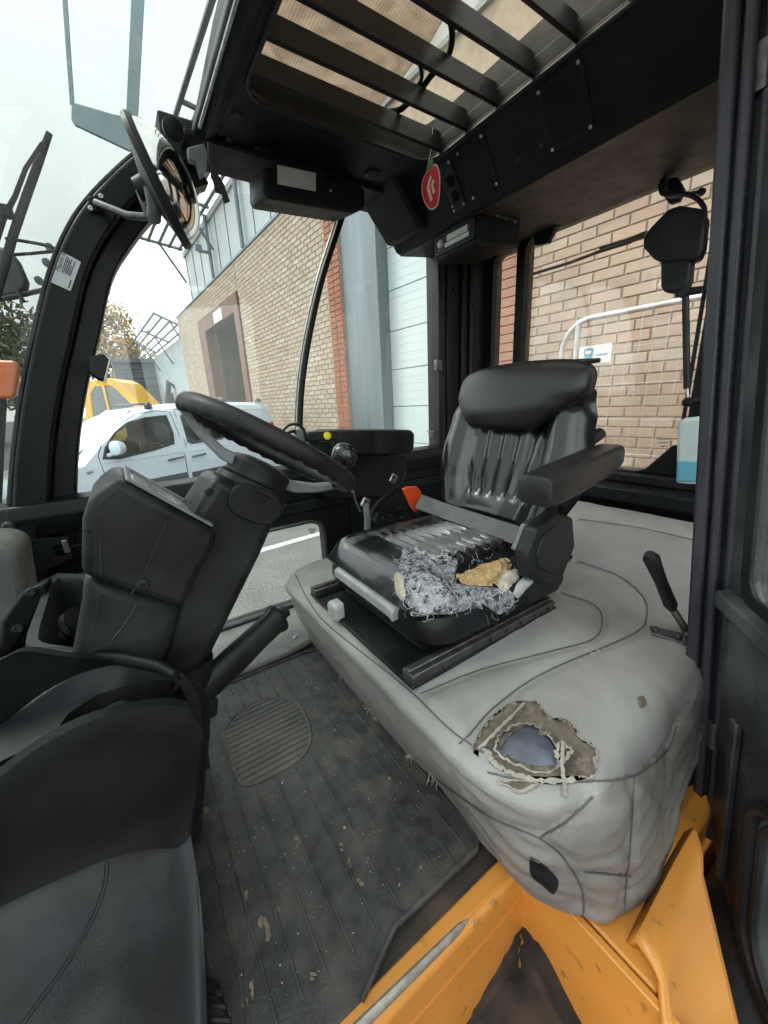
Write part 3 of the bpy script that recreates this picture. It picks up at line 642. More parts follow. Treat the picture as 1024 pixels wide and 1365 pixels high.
# --- far side wall with low window
orr = rrect(-.36, .72, .86, 1.50, .02, 5); irr = rrect(-.2, .595, .962, 1.285, [.06, .06, .05, .06], 5)
frame_ring(G(), [(x, 1.35, z) for x, z in orr], [(x, 1.35, z) for x, z in irr], (0, .05, 0)).build('side_wall', 'frame_black', cab, bevel=.006)
G().tube([(x, 1.348, z) for x, z in irr], .009, 8, wrap=True, cap=False).build('low_window_seal', 'steel_dark', cab, smooth=True)
G().loft([[Vector((x, 1.375, z)) for x, z in irr], [Vector((x, 1.381, z)) for x, z in irr]]).build('low_window', 'glass_side', cab)
G().bx(.72, 1.52, 1.35, 1.40, .86, 1.50).build('side_wall', 'frame_black', cab)
G().prism([(-.30, 1.352, 1.515), (-.30, 1.30, 1.505), (-.30, 1.29, 1.47), (-.30, 1.31, 1.42), (-.30, 1.352, 1.41)], (1.55, 0, 0)).build('sill_rail', 'frame_black', cab, bevel=.006)
G().bx(-.30, 1.25, 1.325, 1.351, 1.33, 1.375).build('sill_rail_trim', 'frame_black', cab, bevel=.006)
# --- side glass, curved divider bar
sp_ = [(r.x, r.z) for r in Rc if r.z > 1.5 and r.z < 2.4]
G().loft([[Vector((x, 1.378, z)) for x, z in sp_+[(1.22, 2.40), (1.22, 1.49), (sp_[0][0], 1.49)]], [Vector((x, 1.384, z)) for x, z in sp_+[(1.22, 2.40), (1.22, 1.49), (sp_[0][0], 1.49)]]]).build('side_window', 'glass_side', cab)
rod = bez([P(458, 280, y=1.36), P(455, 292, y=1.36), P(430, 370, y=1.36), P(412, 450, y=1.36), P(402, 520, y=1.36), P(399, 590, y=1.36)], 6)
G().tube(rod, .011, 10).build('divider_bar', 'frame_black', cab, smooth=True)
G().tube([p+Vector((-.014, .012, 0)) for p in rod], .004, 6).build('divider_edge', 'steel', cab, smooth=True)
# --- rear corner pillar (far): stepped section
g = G().bx(1.205, 1.245, 1.335, 1.42, 1.40, 2.42); g.build('window_seal', 'rubber', cab, bevel=.008)
g = G().bx(1.245, 1.50, 1.345, 1.42, .9, 2.42); g.build('corner_pillar', 'frame_black', cab, bevel=.01)
G().bx(1.33, 1.36, 1.325, 1.346, 1.4, 2.30).build('pillar_rib', 'frame_black', cab, bevel=.006)
G().bx(1.245, 1.27, 1.33, 1.346, 1.4, 2.30).build('pillar_rib', 'frame_black', cab, bevel=.005)
G().tube([(1.39, 1.335, 1.35), (1.39, 1.335, 2.28)], .012, 8).build('drain_tube', 'frame_black', cab, smooth=True)
# --- rear wall
outr = rrect(.26, 1.42, 1.30, 2.42, .01, 6)
def rear_ring(name, y0, y1, z0, z1, w_, r, mt='frame_black'): pass
RW = dict(y0=.50, y1=1.145, z0=1.432, z1=2.315)
g = G()
g.bx(XR, XR+.06, .24, RW['y0'], .9, 2.42); g.bx(XR, XR+.06, 1.145, 1.185, .9, 2.42); g.bx(XR, XR+.06, 1.31, 1.42, .9, 2.42)
g.bx(XR, XR+.06, RW['y0'], 1.145, .9, RW['z0']); g.bx(XR, XR+.06, 1.185, 1.31, .9, 1.44); g.bx(XR, XR+.06, RW['y0'], 1.145, RW['z1'], 2.42); g.bx(XR, XR+.06, 1.185, 1.31, 2.30, 2.42)
g.build('rear_wall', 'frame_black', cab)
def fillet(y, z, sy, sz, r):
    pts = [(XR+.002, y, z)] + [(XR+.002, y+sy*(r-r*sin(a)), z+sz*(r-r*cos(a))) for a in [radians(q) for q in range(0, 91, 15)]]
    return G().prism(pts, (.05, 0, 0)).build('window_corner', 'frame_black', cab)
fillet(.50, 2.315, 1, -1, .04); fillet(1.145, 2.315, -1, -1, .05); fillet(1.145, 1.432, -1, 1, .05); fillet(1.31, 2.30, -1, -1, .04); fillet(1.31, 1.44, -1, 1, .04)
G().prism([(XR-.004, .50, 1.43), (XR-.004, .64, 1.43), (XR-.004, .60, 1.445), (XR-.004, .53, 1.53), (XR-.004, .50, 1.54)], (.05, 0, 0)).build('window_corner', 'frame_black', cab, bevel=.004)
G().bx(XR+.028, XR+.034, RW['y0'], 1.145, RW['z0'], RW['z1']).build('rear_window', 'glass_rear', cab)
G().bx(XR+.028, XR+.034, 1.185, 1.31, 1.44, 2.30).build('corner_window', 'glass_rear', cab)
G().bx(XR-.005, XR, .505, .515, 1.6, 2.28).build('glass_edge', 'rubber', cab)
g = G().prism([(XR-.002, 1.14, 2.316), (XR-.002, 1.10, 2.316), (XR-.002, 1.085, 2.27), (XR-.002, 1.03, 2.262), (XR-.002, 1.005, 2.30), (XR-.002, .98, 2.318)], (-.02, 0, 0)); g.build('hinge_cover', 'frame_black', cab, bevel=.006)
G().prism([(XR+.0, .24, 1.33), (XR-.075, .24, 1.33), (XR-.085, .24, 1.345), (XR-.08, .24, 1.38), (XR-.02, .24, 1.395), (XR+.0, .24, 1.43)], (0, 1.1, 0)).build('rear_ledge', 'frame_black', cab, bevel=.006)
G().bx(XR-.035, XR-.02, .26, 1.33, 1.395, 1.425).build('ledge_rail', 'rubber', cab, bevel=.004)
# --- floor, ledge below the low window, orange sill and step well
G().bx(-.32, 1.5, .295, 1.36, .90, .93).build('floor_plate', 'worn_black', cab)
led = G().prism([(-.28, 1.345, .935), (.44, 1.345, .935), (.42, 1.10, .935), (.30, 1.075, .935), (-.28, 1.075, .935)], (0, 0, .02)).build('side_ledge', 'floor_plate', cab, bevel=.006)
for q in ((.36, 1.14), (.05, 1.12), (.36, 1.30)): screw(Vector((*q, .955)), (0, 0, 1), .007, cab, 'steel')
SL = .936
sill = G().prism([(-.6, YS, SL), (-.6, .305, SL), (-.6, .305, .86), (-.6, YS-.012, .86), (-.6, YS-.012, SL-.012)], (1.042, 0, 0)).build('sill', 'orange_paint', cab, bevel=.004)
G().bx(-.6, .44, YS-.014, YS-.002, .66, .865).build('step_riser', 'orange_paint', cab)
G().prism([(.43, .31, .945), (.43, .31, .64), (.43, -.02, .64), (.43, -.02, .90), (.43, .03, .945)], (.012, 0, 0)).build('step_side', 'orange_paint', cab, bevel=.002)
G().bx(.446, .60, .075, .33, .925, .944).build('deck', 'orange_paint', cab, bevel=.004)
G().bx(-.6, .43, -.05, YS-.014, .655, .67).build('step_plate', 'worn_black', cab)
g = G(); c0 = P(472, 1368, y=YS-.014); c1 = P(622, 1222, y=YS-.014); c0.y = c1.y = YS-.018
G().tube([c0-(c1-c0)*.4, c0, c0.lerp(c1, .9), c1], [.011, .011, .009, .002], 8, flat=(1, .5)).build('scuff_strip', 'scuff', cab, smooth=True)
# worn black paint in the step corner
def blotch(name, pts, mt, vec, seed=2):
    R_ = random.Random(seed); q = []
    for a, b in zip(pts, pts[1:]+pts[:1]):
        a, b = Vector(a), Vector(b)
        for k in range(6): q.append(a.lerp(b, k/6)+Vector(tuple(R_.uniform(-1, 1)*.006*(0 if abs(vec[i]) > 0 else 1) for i in range(3))))
    return G().prism(q, vec).build(name, mt, cab)
blotch('worn_patch', [(.429, .262, .79), (.429, .22, .80), (.429, .10, .70), (.429, .10, .672), (.429, .262, .672)], 'worn_black', (-.0015, 0, 0))
blotch('worn_patch', [(.425, YS-.0145, .79), (.36, YS-.0145, .75), (.28, YS-.0145, .70), (.25, YS-.0145, .672), (.425, YS-.0145, .672)], 'worn_black', (0, -.0015, 0))
# orange body beside the engine cover, with a fold
def fend(px): return [P(a, b, d=c) for a, b, c in px]
T_ = fend([(846, 1252, .545), (880, 1186, .590), (903, 1142, .625), (926, 1102, .665)])
F_ = fend([(884, 1312, .505), (907, 1258, .545), (924, 1206, .580), (938, 1166, .612)])
O_ = fend([(894, 1420, .465), (935, 1420, .480), (972, 1420, .490), (996, 1412, .497)])
rows = [[p+Vector((.004, .012, -.03)) for p in T_], T_]+[[a.lerp(b, t)+Vector((0, -.004, .004))*sin(pi*t) for a, b in zip(T_, F_)] for t in (.12, .35, .6, .85)]+[F_]+[[a.lerp(b, t) for a, b in zip(F_, O_)] for t in (.06, .3, .6, 1)]
rows = [bez(r, 4) for r in rows]
G().loft(rows, closed=False, cap=False).build('body_side', 'orange_paint', cab, smooth=True, solid=.008)
G().bx(.445, 2.9, .13, 1.45, .35, .90).build('chassis', 'orange_paint', cab, bevel=.03)
G().bx(1.58, 2.9, .2, 1.4, .86, 1.02).build('counterweight', 'orange_paint', cab, bevel=.08)
for x, y in ((.9, .0), (.9, 1.5), (2.4, .1), (2.4, 1.4)):
    G().lathe((x, y-.12, .38), (0, 1, 0), [(0, 0), (.2, 0), (.36, .02), (.38, .05), (.38, .2), (.36, .23), (.2, .25), (0, .25)], 24).build('wheel', 'rubber', cab, smooth=True)
G().bx(-.6, .44, .32, 1.40, .45, .90).build('underfloor', 'orange_paint', cab)
# near rear pillar with rubber profiles (leans inwards towards the roof)
def npl(z): return .217+.1*(z-1.245)
PX0 = .845
def pil(name, x0, x1, dy0, dy1, z0, z1, mt, bev=.006):
    r = []
    for z in (z0, z1):
        y = npl(z); r.append([Vector((x0, y+dy0, z)), Vector((x1, y+dy0, z)), Vector((x1, y+dy1, z)), Vector((x0, y+dy1, z))])
    return G().loft(r).build(name, mt, cab, bevel=bev)
pil('near_pillar', PX0+.02, PX0+.12, -.11, .012, .80, 2.45, 'frame_black')

# ================================================================== ENGINE COVER (grey padded vinyl)
from mathutils.bvhtree import BVHTree
def sstep(t): t = max(0, min(1, t)); return t*t*(3-2*t)
def PX(pts, **k): return [P(a, b, **k) for a, b in pts]
cov = thing('engine_cover', 'torn grey padded vinyl engine cover beneath the black driver seat', 'engine cover', (.8, .65, .94))
def rr_loop(x0, x1, y0, y1, rs, N=280):
    p = rrect(x0, x1, y0, y1, rs, 14); q = p+[p[0]]; d = [0]
    for a, b in zip(q, q[1:]): d.append(d[-1]+hypot(b[0]-a[0], b[1]-a[1]))
    out = []; j = 0
    for k in range(N):
        s_ = d[-1]*k/N
        while d[j+1] < s_: j += 1
        t = (s_-d[j])/max(1e-9, d[j+1]-d[j]); out.append((q[j][0]+(q[j+1][0]-q[j][0])*t, q[j][1]+(q[j+1][1]-q[j][1])*t))
    return out
NT = 420
def ctop(x): return 1.200+.105*sstep((x-1.02)/.42)
rsT = [.05, .12, .15, .06]
TO = rr_loop(.338, 1.43, .178, 1.16, rsT, NT)
BO = rr_loop(.405, 1.43, .118, 1.19, rsT, NT)
cc = (.85, .66)
def shear(lp, k, x0): return [(x, y+max(0, x-x0)*k*(1.16-y)/.98) for x, y in lp]
TO = shear(TO, .115, .50); BO = shear(BO, .15, .45)
rings = []
for t in [.85*k/38 for k in range(39)]:
    ring = []; bul = .017*sin(min(1, t/.62)*pi/2)-.003*max(0, (t-.62)/.23)
    for (a, b) in zip(BO, TO):
        x, y = a[0]+(b[0]-a[0])*t, a[1]+(b[1]-a[1])*t; n_ = Vector((x-cc[0], y-cc[1], 0)).normalized()
        zt = ctop(b[0])-.035; ring.append(Vector((x, y, .95+(zt-.95)*t/.85))+n_*bul)
    rings.append(ring)
for ins, dz in ((0.0, -.026), (.006, -.014), (.016, -.005), (.034, .0)):
    rings.append([Vector((b[0], b[1], ctop(b[0])+dz))+(Vector((cc[0]-b[0], cc[1]-b[1], 0)).normalized()*ins)+(Vector((b[0]-cc[0], b[1]-cc[1], 0)).normalized()*(.012 if dz < -.01 else 0)) for b in TO])
KI = 62
for k in range(1, KI):
    t = k/KI; ring = []
    for b in rings[42]:
        x, y = b.x+(cc[0]-b.x)*t, b.y+(cc[1]-b.y)*t
        ring.append(Vector((x, y, ctop(x)+.004*sin(min(1, t*4)*pi/2))))
    rings.append(ring)
g = G().loft(rings, cap=False)
def bvh_of(gs):
    v, f = [], []
    for q in gs:
        k = len(v); v += q.v; f += [tuple(i+k for i in p) for p in q.f]
    return BVHTree.FromPolygons(v, f)
def hit(bv, px, py, h=0):
    d = ray(px, py).normalized(); p, n_, i, r = bv.ray_cast(CAM, d)
    if p is None: return None, None
    if n_.dot(d) > 0: n_ = -n_
    return p+n_*h, n_
cb = bvh_of([g])
SEAMS = [[(392, 762), (408, 795), (432, 828), (480, 868), (548, 922), (600, 972), (645, 1004)],
         [(770, 748), (825, 768), (857, 795), (862, 822), (842, 846), (725, 897), (660, 942), (625, 980), (612, 992)],
         [(748, 790), (792, 806), (803, 828), (790, 852), (735, 868), (640, 893), (560, 925)],
         [(772, 692), (850, 703), (935, 722)],
         [(845, 1036), (842, 1100), (836, 1170), (829, 1245)],
         [(650, 1030), (700, 1040), (780, 1042), (845, 1034), (888, 1002), (902, 968)],
         [(600, 1052), (655, 1090), (718, 1117), (752, 1145), (775, 1185), (778, 1215), (772, 1238)],
         [(718, 1117), (755, 1095), (790, 1062)], [(545, 1010), (600, 1052)], [(778, 1162), (842, 1168)], [(455, 915), (545, 1010)]]
segs = []; seam3 = []; cc3 = Vector((.8, .66, 1.0))
for s_ in SEAMS:
    q = [hit(cb, v.x, v.y)[0] for v in bez([Vector((a, b, 0)) for a, b in s_], 8)]; q = [p for p in q if p is not None]
    if len(q) > 3: seam3.append(q)
from mathutils.kdtree import KDTree
allp = [p for q in seam3 for a, b in zip(q, q[1:]) for p in (a, a.lerp(b, .5))]
kd = KDTree(len(allp)); [kd.insert(p, i) for i, p in enumerate(allp)]; kd.balance()
from mathutils import noise as mnoise
bm = bmesh.new(); vs_ = [bm.verts.new(p) for p in g.v]
for f in g.f: 
    try: bm.faces.new([vs_[i] for i in f])
    except ValueError: pass
bmesh.ops.recalc_face_normals(bm, faces=bm.faces); bm.normal_update()
for v in bm.verts:
    p, i, d = kd.find(v.co); n_ = v.normal
    q = v.co*9
    wr = .0022*mnoise.noise(v.co*11)+ (.0065*mnoise.noise(Vector((q.x*1.0, q.y*1.0, q.z*4.2)))+.0035*mnoise.noise(Vector((q.x*3+5, q.y*3, q.z*7))) if v.co.z < 1.16 and v.co.y < .34 else .0016*mnoise.noise(v.co*26))
    v.co += n_*(-.008*math.exp(-(d/.009)**2)+.010*(1-math.exp(-(d/.055)**2))+wr)
bm.normal_update(); cb = BVHTree.FromBMesh(bm)
def inpoly(x, y, pl):
    c = False; j = len(pl)-1
    for i in range(len(pl)):
        if (pl[i][1] > y) != (pl[j][1] > y) and x < (pl[j][0]-pl[i][0])*(y-pl[i][1])/(pl[j][1]-pl[i][1])+pl[i][0]: c = not c
        j = i
    return c
def proj(p):
    d = p-CAM; z = d.dot(fw); return (CX+F*d.dot(rt)/z, CY-F*d.dot(up)/z) if z > .01 else (-999, -999)
T7 = lambda pts: [(600+a/3.012, 900+b/3.012) for a, b in pts]
tearO = T7([(92, 296), (130, 215), (185, 155), (230, 120), (285, 105), (345, 112), (375, 140), (400, 168), (440, 178), (482, 188), (505, 225), (520, 255), (575, 290), (590, 330), (585, 380), (565, 415), (510, 405), (440, 405), (380, 408), (300, 400), (230, 375), (180, 345), (150, 312)])
tearI = T7([(180, 300), (190, 245), (225, 212), (262, 192), (330, 190), (372, 216), (400, 240), (425, 280), (440, 312), (432, 365), (405, 390), (345, 385), (290, 368), (225, 340)])
tearL = T7([(190, 432), (225, 428), (290, 430), (350, 434), (325, 455), (300, 468), (270, 472), (235, 452)])
spot = T7([(752, 92), (775, 86), (786, 118), (776, 128), (762, 132)])
slot = [(706, 1141), (722, 1150), (744, 1172), (738, 1191), (724, 1180), (708, 1166)]
kill = []
for f in bm.faces:
    c = f.calc_center_median(); x, y = proj(c)
    if c.y < .6 and inpoly(x, y, tearO) and c.z > .9 and f.normal.dot(CAM-c) > 0: kill.append(f)
bmesh.ops.delete(bm, geom=kill, context='FACES')
me = bpy.data.meshes.new('cushion_shell'); bm.to_mesh(me); bm.free()
cush = link('cushion_shell', me, 'vinyl_grey', cov, smooth=True)
if 'sharp_edge' in me.attributes: me.attributes.remove(me.attributes['sharp_edge'])
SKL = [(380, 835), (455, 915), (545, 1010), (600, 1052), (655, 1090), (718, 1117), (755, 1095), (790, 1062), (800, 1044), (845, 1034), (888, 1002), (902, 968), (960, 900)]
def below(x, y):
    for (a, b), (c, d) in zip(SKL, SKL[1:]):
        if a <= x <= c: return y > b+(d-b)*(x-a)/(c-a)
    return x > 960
me.materials.append(MATS['vinyl_skirt'])                        # lower skirt panels: boot grime, with their shade painted in as well
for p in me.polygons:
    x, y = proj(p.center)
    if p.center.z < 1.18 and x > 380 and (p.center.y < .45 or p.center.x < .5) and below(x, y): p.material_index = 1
for s_ in SEAMS:
    q = [hit(cb, v.x, v.y, .0008)[0] for v in bez([Vector((a, b, 0)) for a, b in s_], 8)]; q = [p for p in q if p is not None]
    if len(q) > 3: G().tube(q, .0014, 6).build('seam', 'seam_thread', cov, smooth=True)
def patch(outline, bv, name, mt, parent, h0, h1, rough=.0, rings_=7, seed=1, n=5, cen=None, scale=60, tmax=.995):
    """surface patch laid on a mesh: height h0 at its outline, h1 inside, with noise"""
    q = [(v.x, v.y) for v in bez([Vector((a, b, 0)) for a, b in outline+[outline[0]]], n)[:-1]]
    cx_, cy_ = cen or (sum(a for a, b in q)/len(q), sum(b for a, b in q)/len(q)); R = []
    for k in range(rings_+1):
        t = k/rings_; ring = []
        for a, b in q:
            x, y = a+(cx_-a)*t*tmax, b+(cy_-b)*t*tmax
            p, n_ = hit(bv, x, y)
            if p is None: p, n_ = (ring[-1] if ring else P(x, y, d=.9)), Vector((0, 0, 1))
            h = h0+(h1-h0)*min(1, t*2.2)+rough*mnoise.noise(p*scale+Vector((seed, 0, 0)))
            ring.append(p+n_*h)
        R.append(ring)
    return G().loft(R, cap=False).build(name, mt, parent, smooth=True)
patch(tearO, cb, 'torn_foam', 'foam_dirty', cov, -.001, -.007, .004, rings_=10, seed=3, scale=90, tmax=.47, cen=(sum(a for a, b in tearI)/len(tearI), sum(b for a, b in tearI)/len(tearI)))
mat('metal_blue', (.16, .18, .23), .32, .6, var=.3, vscale=20)
patch(tearI, cb, 'metal_plate', 'metal_blue', cov, -.009, -.008, .001, seed=4)
patch(tearL, cb, 'torn_foam', 'foam_dirty', cov, .002, .003, .001, seed=5)
patch(spot, cb, 'burn_hole', 'foam_dirty', cov, .002, .003, .0, rings_=3, seed=5)
patch(slot, cb, 'vent_slot', 'rubber', cov, .0012, .0016, .0, rings_=4)
mat('vinyl_backing', (.30, .28, .24), .85, var=.2, vscale=60, bump=.6, bscale=200)
def edge_ribbon(outline, bv, name, mt, r, seed, h=.001, closed=True, jit=3):
    R_ = random.Random(seed); q = bez([Vector((a, b, 0)) for a, b in (outline+[outline[0]] if closed else outline)], 6); pts = []; rr = []
    for v in q:
        p, n_ = hit(bv, v.x+R_.uniform(-jit, jit)*.5, v.y+R_.uniform(-jit, jit)*.5, h)
        if p: pts.append(p); rr.append(r*R_.uniform(.5, 1.5))
    R9 = []
    for i, p in enumerate(pts):
        t_ = (pts[(i+1) % len(pts)] if closed else pts[min(i+1, len(pts)-1)])-(pts[i-1] if closed or i else pts[0]); _, n_ = hit(bv, *proj(p)); n_ = n_ or Vector((0, 0, 1)); b_ = t_.cross(n_).normalized()*rr[i]*1.15
        lift = n_*(.0012+.0014*abs(mnoise.noise(p*90)))
        R9.append([p-b_, p+b_+lift*.4, p+b_+lift, p-b_+n_*.0006])
    return G().loft(R9, wrap=closed).build(name, mt, cov, smooth=True)
edge_ribbon(tearO[:17], cb, 'torn_edge', 'vinyl_backing', .0011, 1, .002, False)
edge_ribbon(tearI, cb, 'torn_edge', 'vinyl_backing', .0013, 2, -.003, True, 4)
edge_ribbon(T7([(165, 310), (170, 345), (215, 378), (290, 408), (370, 422), (450, 425), (500, 415)]), cb, 'torn_edge', 'vinyl_backing', .0024, 3, .001, False, 3)
edge_ribbon(T7([(425, 330), (440, 270), (470, 285), (495, 300), (465, 330), (440, 370)]), cb, 'torn_edge', 'vinyl_backing', .0020, 5, .0, False, 4)
edge_ribbon(T7([(115, 300), (180, 235), (240, 175), (298, 115)]), cb, 'torn_edge', 'vinyl_backing', .0022, 4, .001, False, 1)
edge_ribbon(T7([(452, 270), (448, 330), (450, 400), (458, 440), (460, 495)]), cb, 'loose_strip', 'vinyl_backing', .0020, 6, .003, False, 1)
edge_ribbon(tearL, cb, 'torn_edge', 'vinyl_backing', .0015, 7, .002, True, 2)
# frayed lower front edge
R_ = random.Random(9); fr = G()
fc = [R_.uniform(.45, 1.05) for _ in range(16)]
for k in range(90):
    y = R_.choice(fc)+R_.gauss(0, .012); x = .397; p0 = Vector((x, y, .972)); d = Vector((R_.uniform(-.02, .004), R_.uniform(-.02, .02), R_.uniform(-.018, -.003)))
    fr.tube([p0, p0+d*.5+Vector((R_.uniform(-.004, .004),)*3), p0+d], [.0014, .001, .0004], 4)
fr.build('frayed_edge', 'vinyl_backing', cov)
G().bx(.42, 1.42, .335, 1.16, .931, .955).build('cover_base', 'worn_black', cov)
# floor hinge plate and release lever by the near pillar
lv = thing('release_lever', 'black gripped release lever standing beside the near door pillar', 'lever', tuple(P(915, 850, z=1.2)))
lb = hit(cb, 913, 852)[0]; lt = P(866, 738, y=lb.y+.035); lm_ = lb.lerp(lt, .42)
G().tube([lb, lb+Vector((0, 0, .02)), lm_], [.010, .009, .008], 10, flat=(.5, 1)).build('shaft', 'steel', lv, smooth=True)
G().tube([lm_.lerp(lt, -.05), lm_.lerp(lt, .05), lm_.lerp(lt, .5), lm_.lerp(lt, .92), lt], [.008, .0125, .011, .014, .008], 12).build('grip', 'rubber', lv, smooth=True)
pl = [hit(cb, a, b, .004)[0] for a, b in ((866, 838), (912, 848), (914, 862), (868, 848))]
G().prism(pl, (0, 0, .004)).build('bracket', 'steel_dark', lv, bevel=.001)
for a, b in ((874, 843), (903, 852)): screw(hit(cb, a, b, .008)[0], (0, 0, 1), .007, lv)

# ================================================================== DRIVER SEAT
seat = thing('driver_seat', 'worn black vinyl driver seat with taped cushion on the grey cover', 'seat', (.62, .70, 1.21))
SY = .705
G().bx(.350, .80, .468, .930, 1.206, 1.215).build('mount_plate', 'frame_black', seat, bevel=.003)
for y0 in (.470, .895):
    g = G().bx(.352, .79, y0, y0+.032, 1.215, 1.234); g.bx(.352, .79, y0+.01, y0+.022, 1.234, 1.240); g.build('slide_rail', 'steel_dark', seat, bevel=.002)
    for k in range(5): screw(Vector((.56+.05*k, y0-.0005, 1.225)), (0, -1, 0), .004, seat, 'rubber', 'rail_hole')
def rloop(x0, x1, y0, y1, r, z, n=6): return [Vector((x, y, z)) for x, y in rrect(x0, x1, y0, y1, r, n)]
G().loft([rloop(.43, .83, .50, .905, .05, z) if k % 2 == 0 else rloop(.44, .82, .51, .895, .05, z) for k, z in enumerate((1.218, 1.224, 1.230, 1.236, 1.242, 1.248, 1.254))]).build('suspension_bellows', 'rubber', seat, smooth=True)
pang = G().loft([rloop(.435, .84, .50, .905, .05, 1.246), rloop(.405, .865, .475, .93, .07, 1.256), rloop(.400, .870, .470, .935, .07, 1.275), rloop(.402, .868, .472, .933, .07, 1.298), rloop(.408, .862, .478, .927, .07, 1.312), rloop(.44, .83, .51, .895, .05, 1.316)])
pang.build('seat_pan', 'black_plastic', seat, smooth=True)
frp = P(650, 809, y=.4695); text_mesh('maker_lettering', 'GRAMMER', .030, Vector((frp.x, .4693, 1.262)), (1, 0, 0), (0, 0, 1), 'black_plastic', seat, .0022)
# cushion: rings across the seat, from front to back
xs = [.392, .397, .41, .43, .455]+[.47+.006*k for k in range(63)]+[.86, .872, .875]
ys = [-1+2*k/40 for k in range(41)]
rings = []
for x in xs:
    f = min(1, max(0, (x-.392)/.05)); fb = min(1, max(0, (.876-x)/.02)); ed = sin(f*pi/2)*(.5+.5*sin(fb*pi/2)); ring = []
    hw = .222*(.80+.20*sqrt(max(0, min(1, (x-.385)/.09))))
    for u_ in ys:
        y = SY+u_*hw; z = 1.322+.050*ed*(1-abs(u_)**7)
        z += .016*ed*sstep((abs(u_)-.5)/.3)*(1-abs(u_)**8)                      # side bolsters
        z -= .018*sstep((x-.50)/.3)*(1-abs(u_)**4)*.6
        if u_ < -.45 and .46 < x < .80: z -= .030*sstep((-.45-u_)/.15)*sstep((x-.46)/.05)*sstep((.80-x)/.05)   # collapsed near bolster
        pl_ = sstep((.56-abs(u_))/.12)*sstep((x-.50)/.03)*sstep((.83-x)/.03)
        z += pl_*.0055*cos(2*pi*(x+.010*u_)/.030)
        z += .0016*mnoise.noise(Vector((x*40, y*16, 3)))
        ring.append(Vector((x, y, z)))
    lo = [Vector((x+(.012 if x < .42 else 0), SY+u_*hw*.97, 1.306)) for u_ in (1, .5, 0, -.5, -1)]
    rings.append(ring+lo)
cg = G().loft(rings); cg.build('seat_cushion', 'vinyl_black', seat, smooth=True)
sb = bvh_of([cg, pang])
tape = [(537, 731), (552, 730), (575, 738), (606, 744), (609, 757), (600, 772), (625, 782), (655, 783), (682, 790), (684, 806), (676, 818), (660, 816), (650, 803), (630, 812), (600, 818), (570, 818), (548, 810), (537, 795), (527, 775), (533, 752)]
patch(tape, sb, 'silver_tape', 'tape_silver', seat, .001, .0045, .0014, rings_=14, seed=8, n=6, scale=70)
th = G(); R_ = random.Random(12)
for k in range(430):
    while True:
        x, y = R_.uniform(525, 688), R_.uniform(728, 824)
        if inpoly(x, y, tape) or (R_.random() < .10 and 530 < x < 685): break
    a = R_.uniform(0, 2*pi); L_ = R_.uniform(5, 15); pts = []; bend = R_.uniform(-2.2, 2.2)
    for j in range(4):
        p, n_ = hit(sb, x+cos(a+bend*j/3)*L_*j/3, y+sin(a+bend*j/3)*L_*j/3, R_.uniform(.003, .006))
        if p: pts.append(p)
    if len(pts) == 4 and max((p-q).length for p, q in zip(pts, pts[1:])) < .03: th.tube(pts, .00028, 3)
o = th.build('tape_threads', 'tape_thread', seat); o['kind'] = 'stuff'
patch([(608, 768), (628, 760), (655, 750), (674, 745), (681, 752), (678, 765), (664, 778), (645, 782), (618, 779)], sb, 'exposed_foam', 'foam', seat, .001, .009, .007, rings_=16, seed=9, n=8, scale=95)
patch([(660, 778), (670, 763), (685, 758), (693, 766), (686, 778), (672, 790)], sb, 'exposed_foam', 'foam_pale', seat, .001, .010, .007, rings_=6, seed=10, scale=45)
patch([(683, 792), (692, 775), (710, 764), (713, 772), (702, 785), (690, 797)], sb, 'torn_flap', 'grey_plastic', seat, .002, .008, .002, rings_=5, seed=11)
patch([(524, 768), (533, 762), (541, 780), (540, 800), (530, 795)], sb, 'exposed_foam', 'foam_pale', seat, .0, .008, .003, rings_=5, seed=14)
# grey handles in front
h0, h1 = P(466, 768, x=.402), P(530, 797, x=.402)
G().loft([[Vector((.385+dx, y, zc+dz)) for dx, dz in ((0, -.012), (.0, .010), (.012, .016), (.045, .016), (.05, -.012))] for y, zc in ((.835, 1.296), (.83, 1.300), (.66, 1.300), (.585, 1.298), (.578, 1.292))]).build('weight_handle', 'grey_plastic', seat, bevel=.007, seg=3)
tb = P(448, 812, z=1.232)
G().loft([[tb+Vector((dx, dy, z)) for dx, dy in ((-.014, -.022), (.014, -.022), (.014, .022), (-.014, .022))] for z in (-.024, .012)]+[[tb+Vector((dx+.004, dy*.8, .02)) for dx, dy in ((-.012, -.022), (.012, -.022), (.012, .022), (-.012, .022))]]).build('slide_handle', 'grey_plastic', seat, bevel=.006, seg=3)
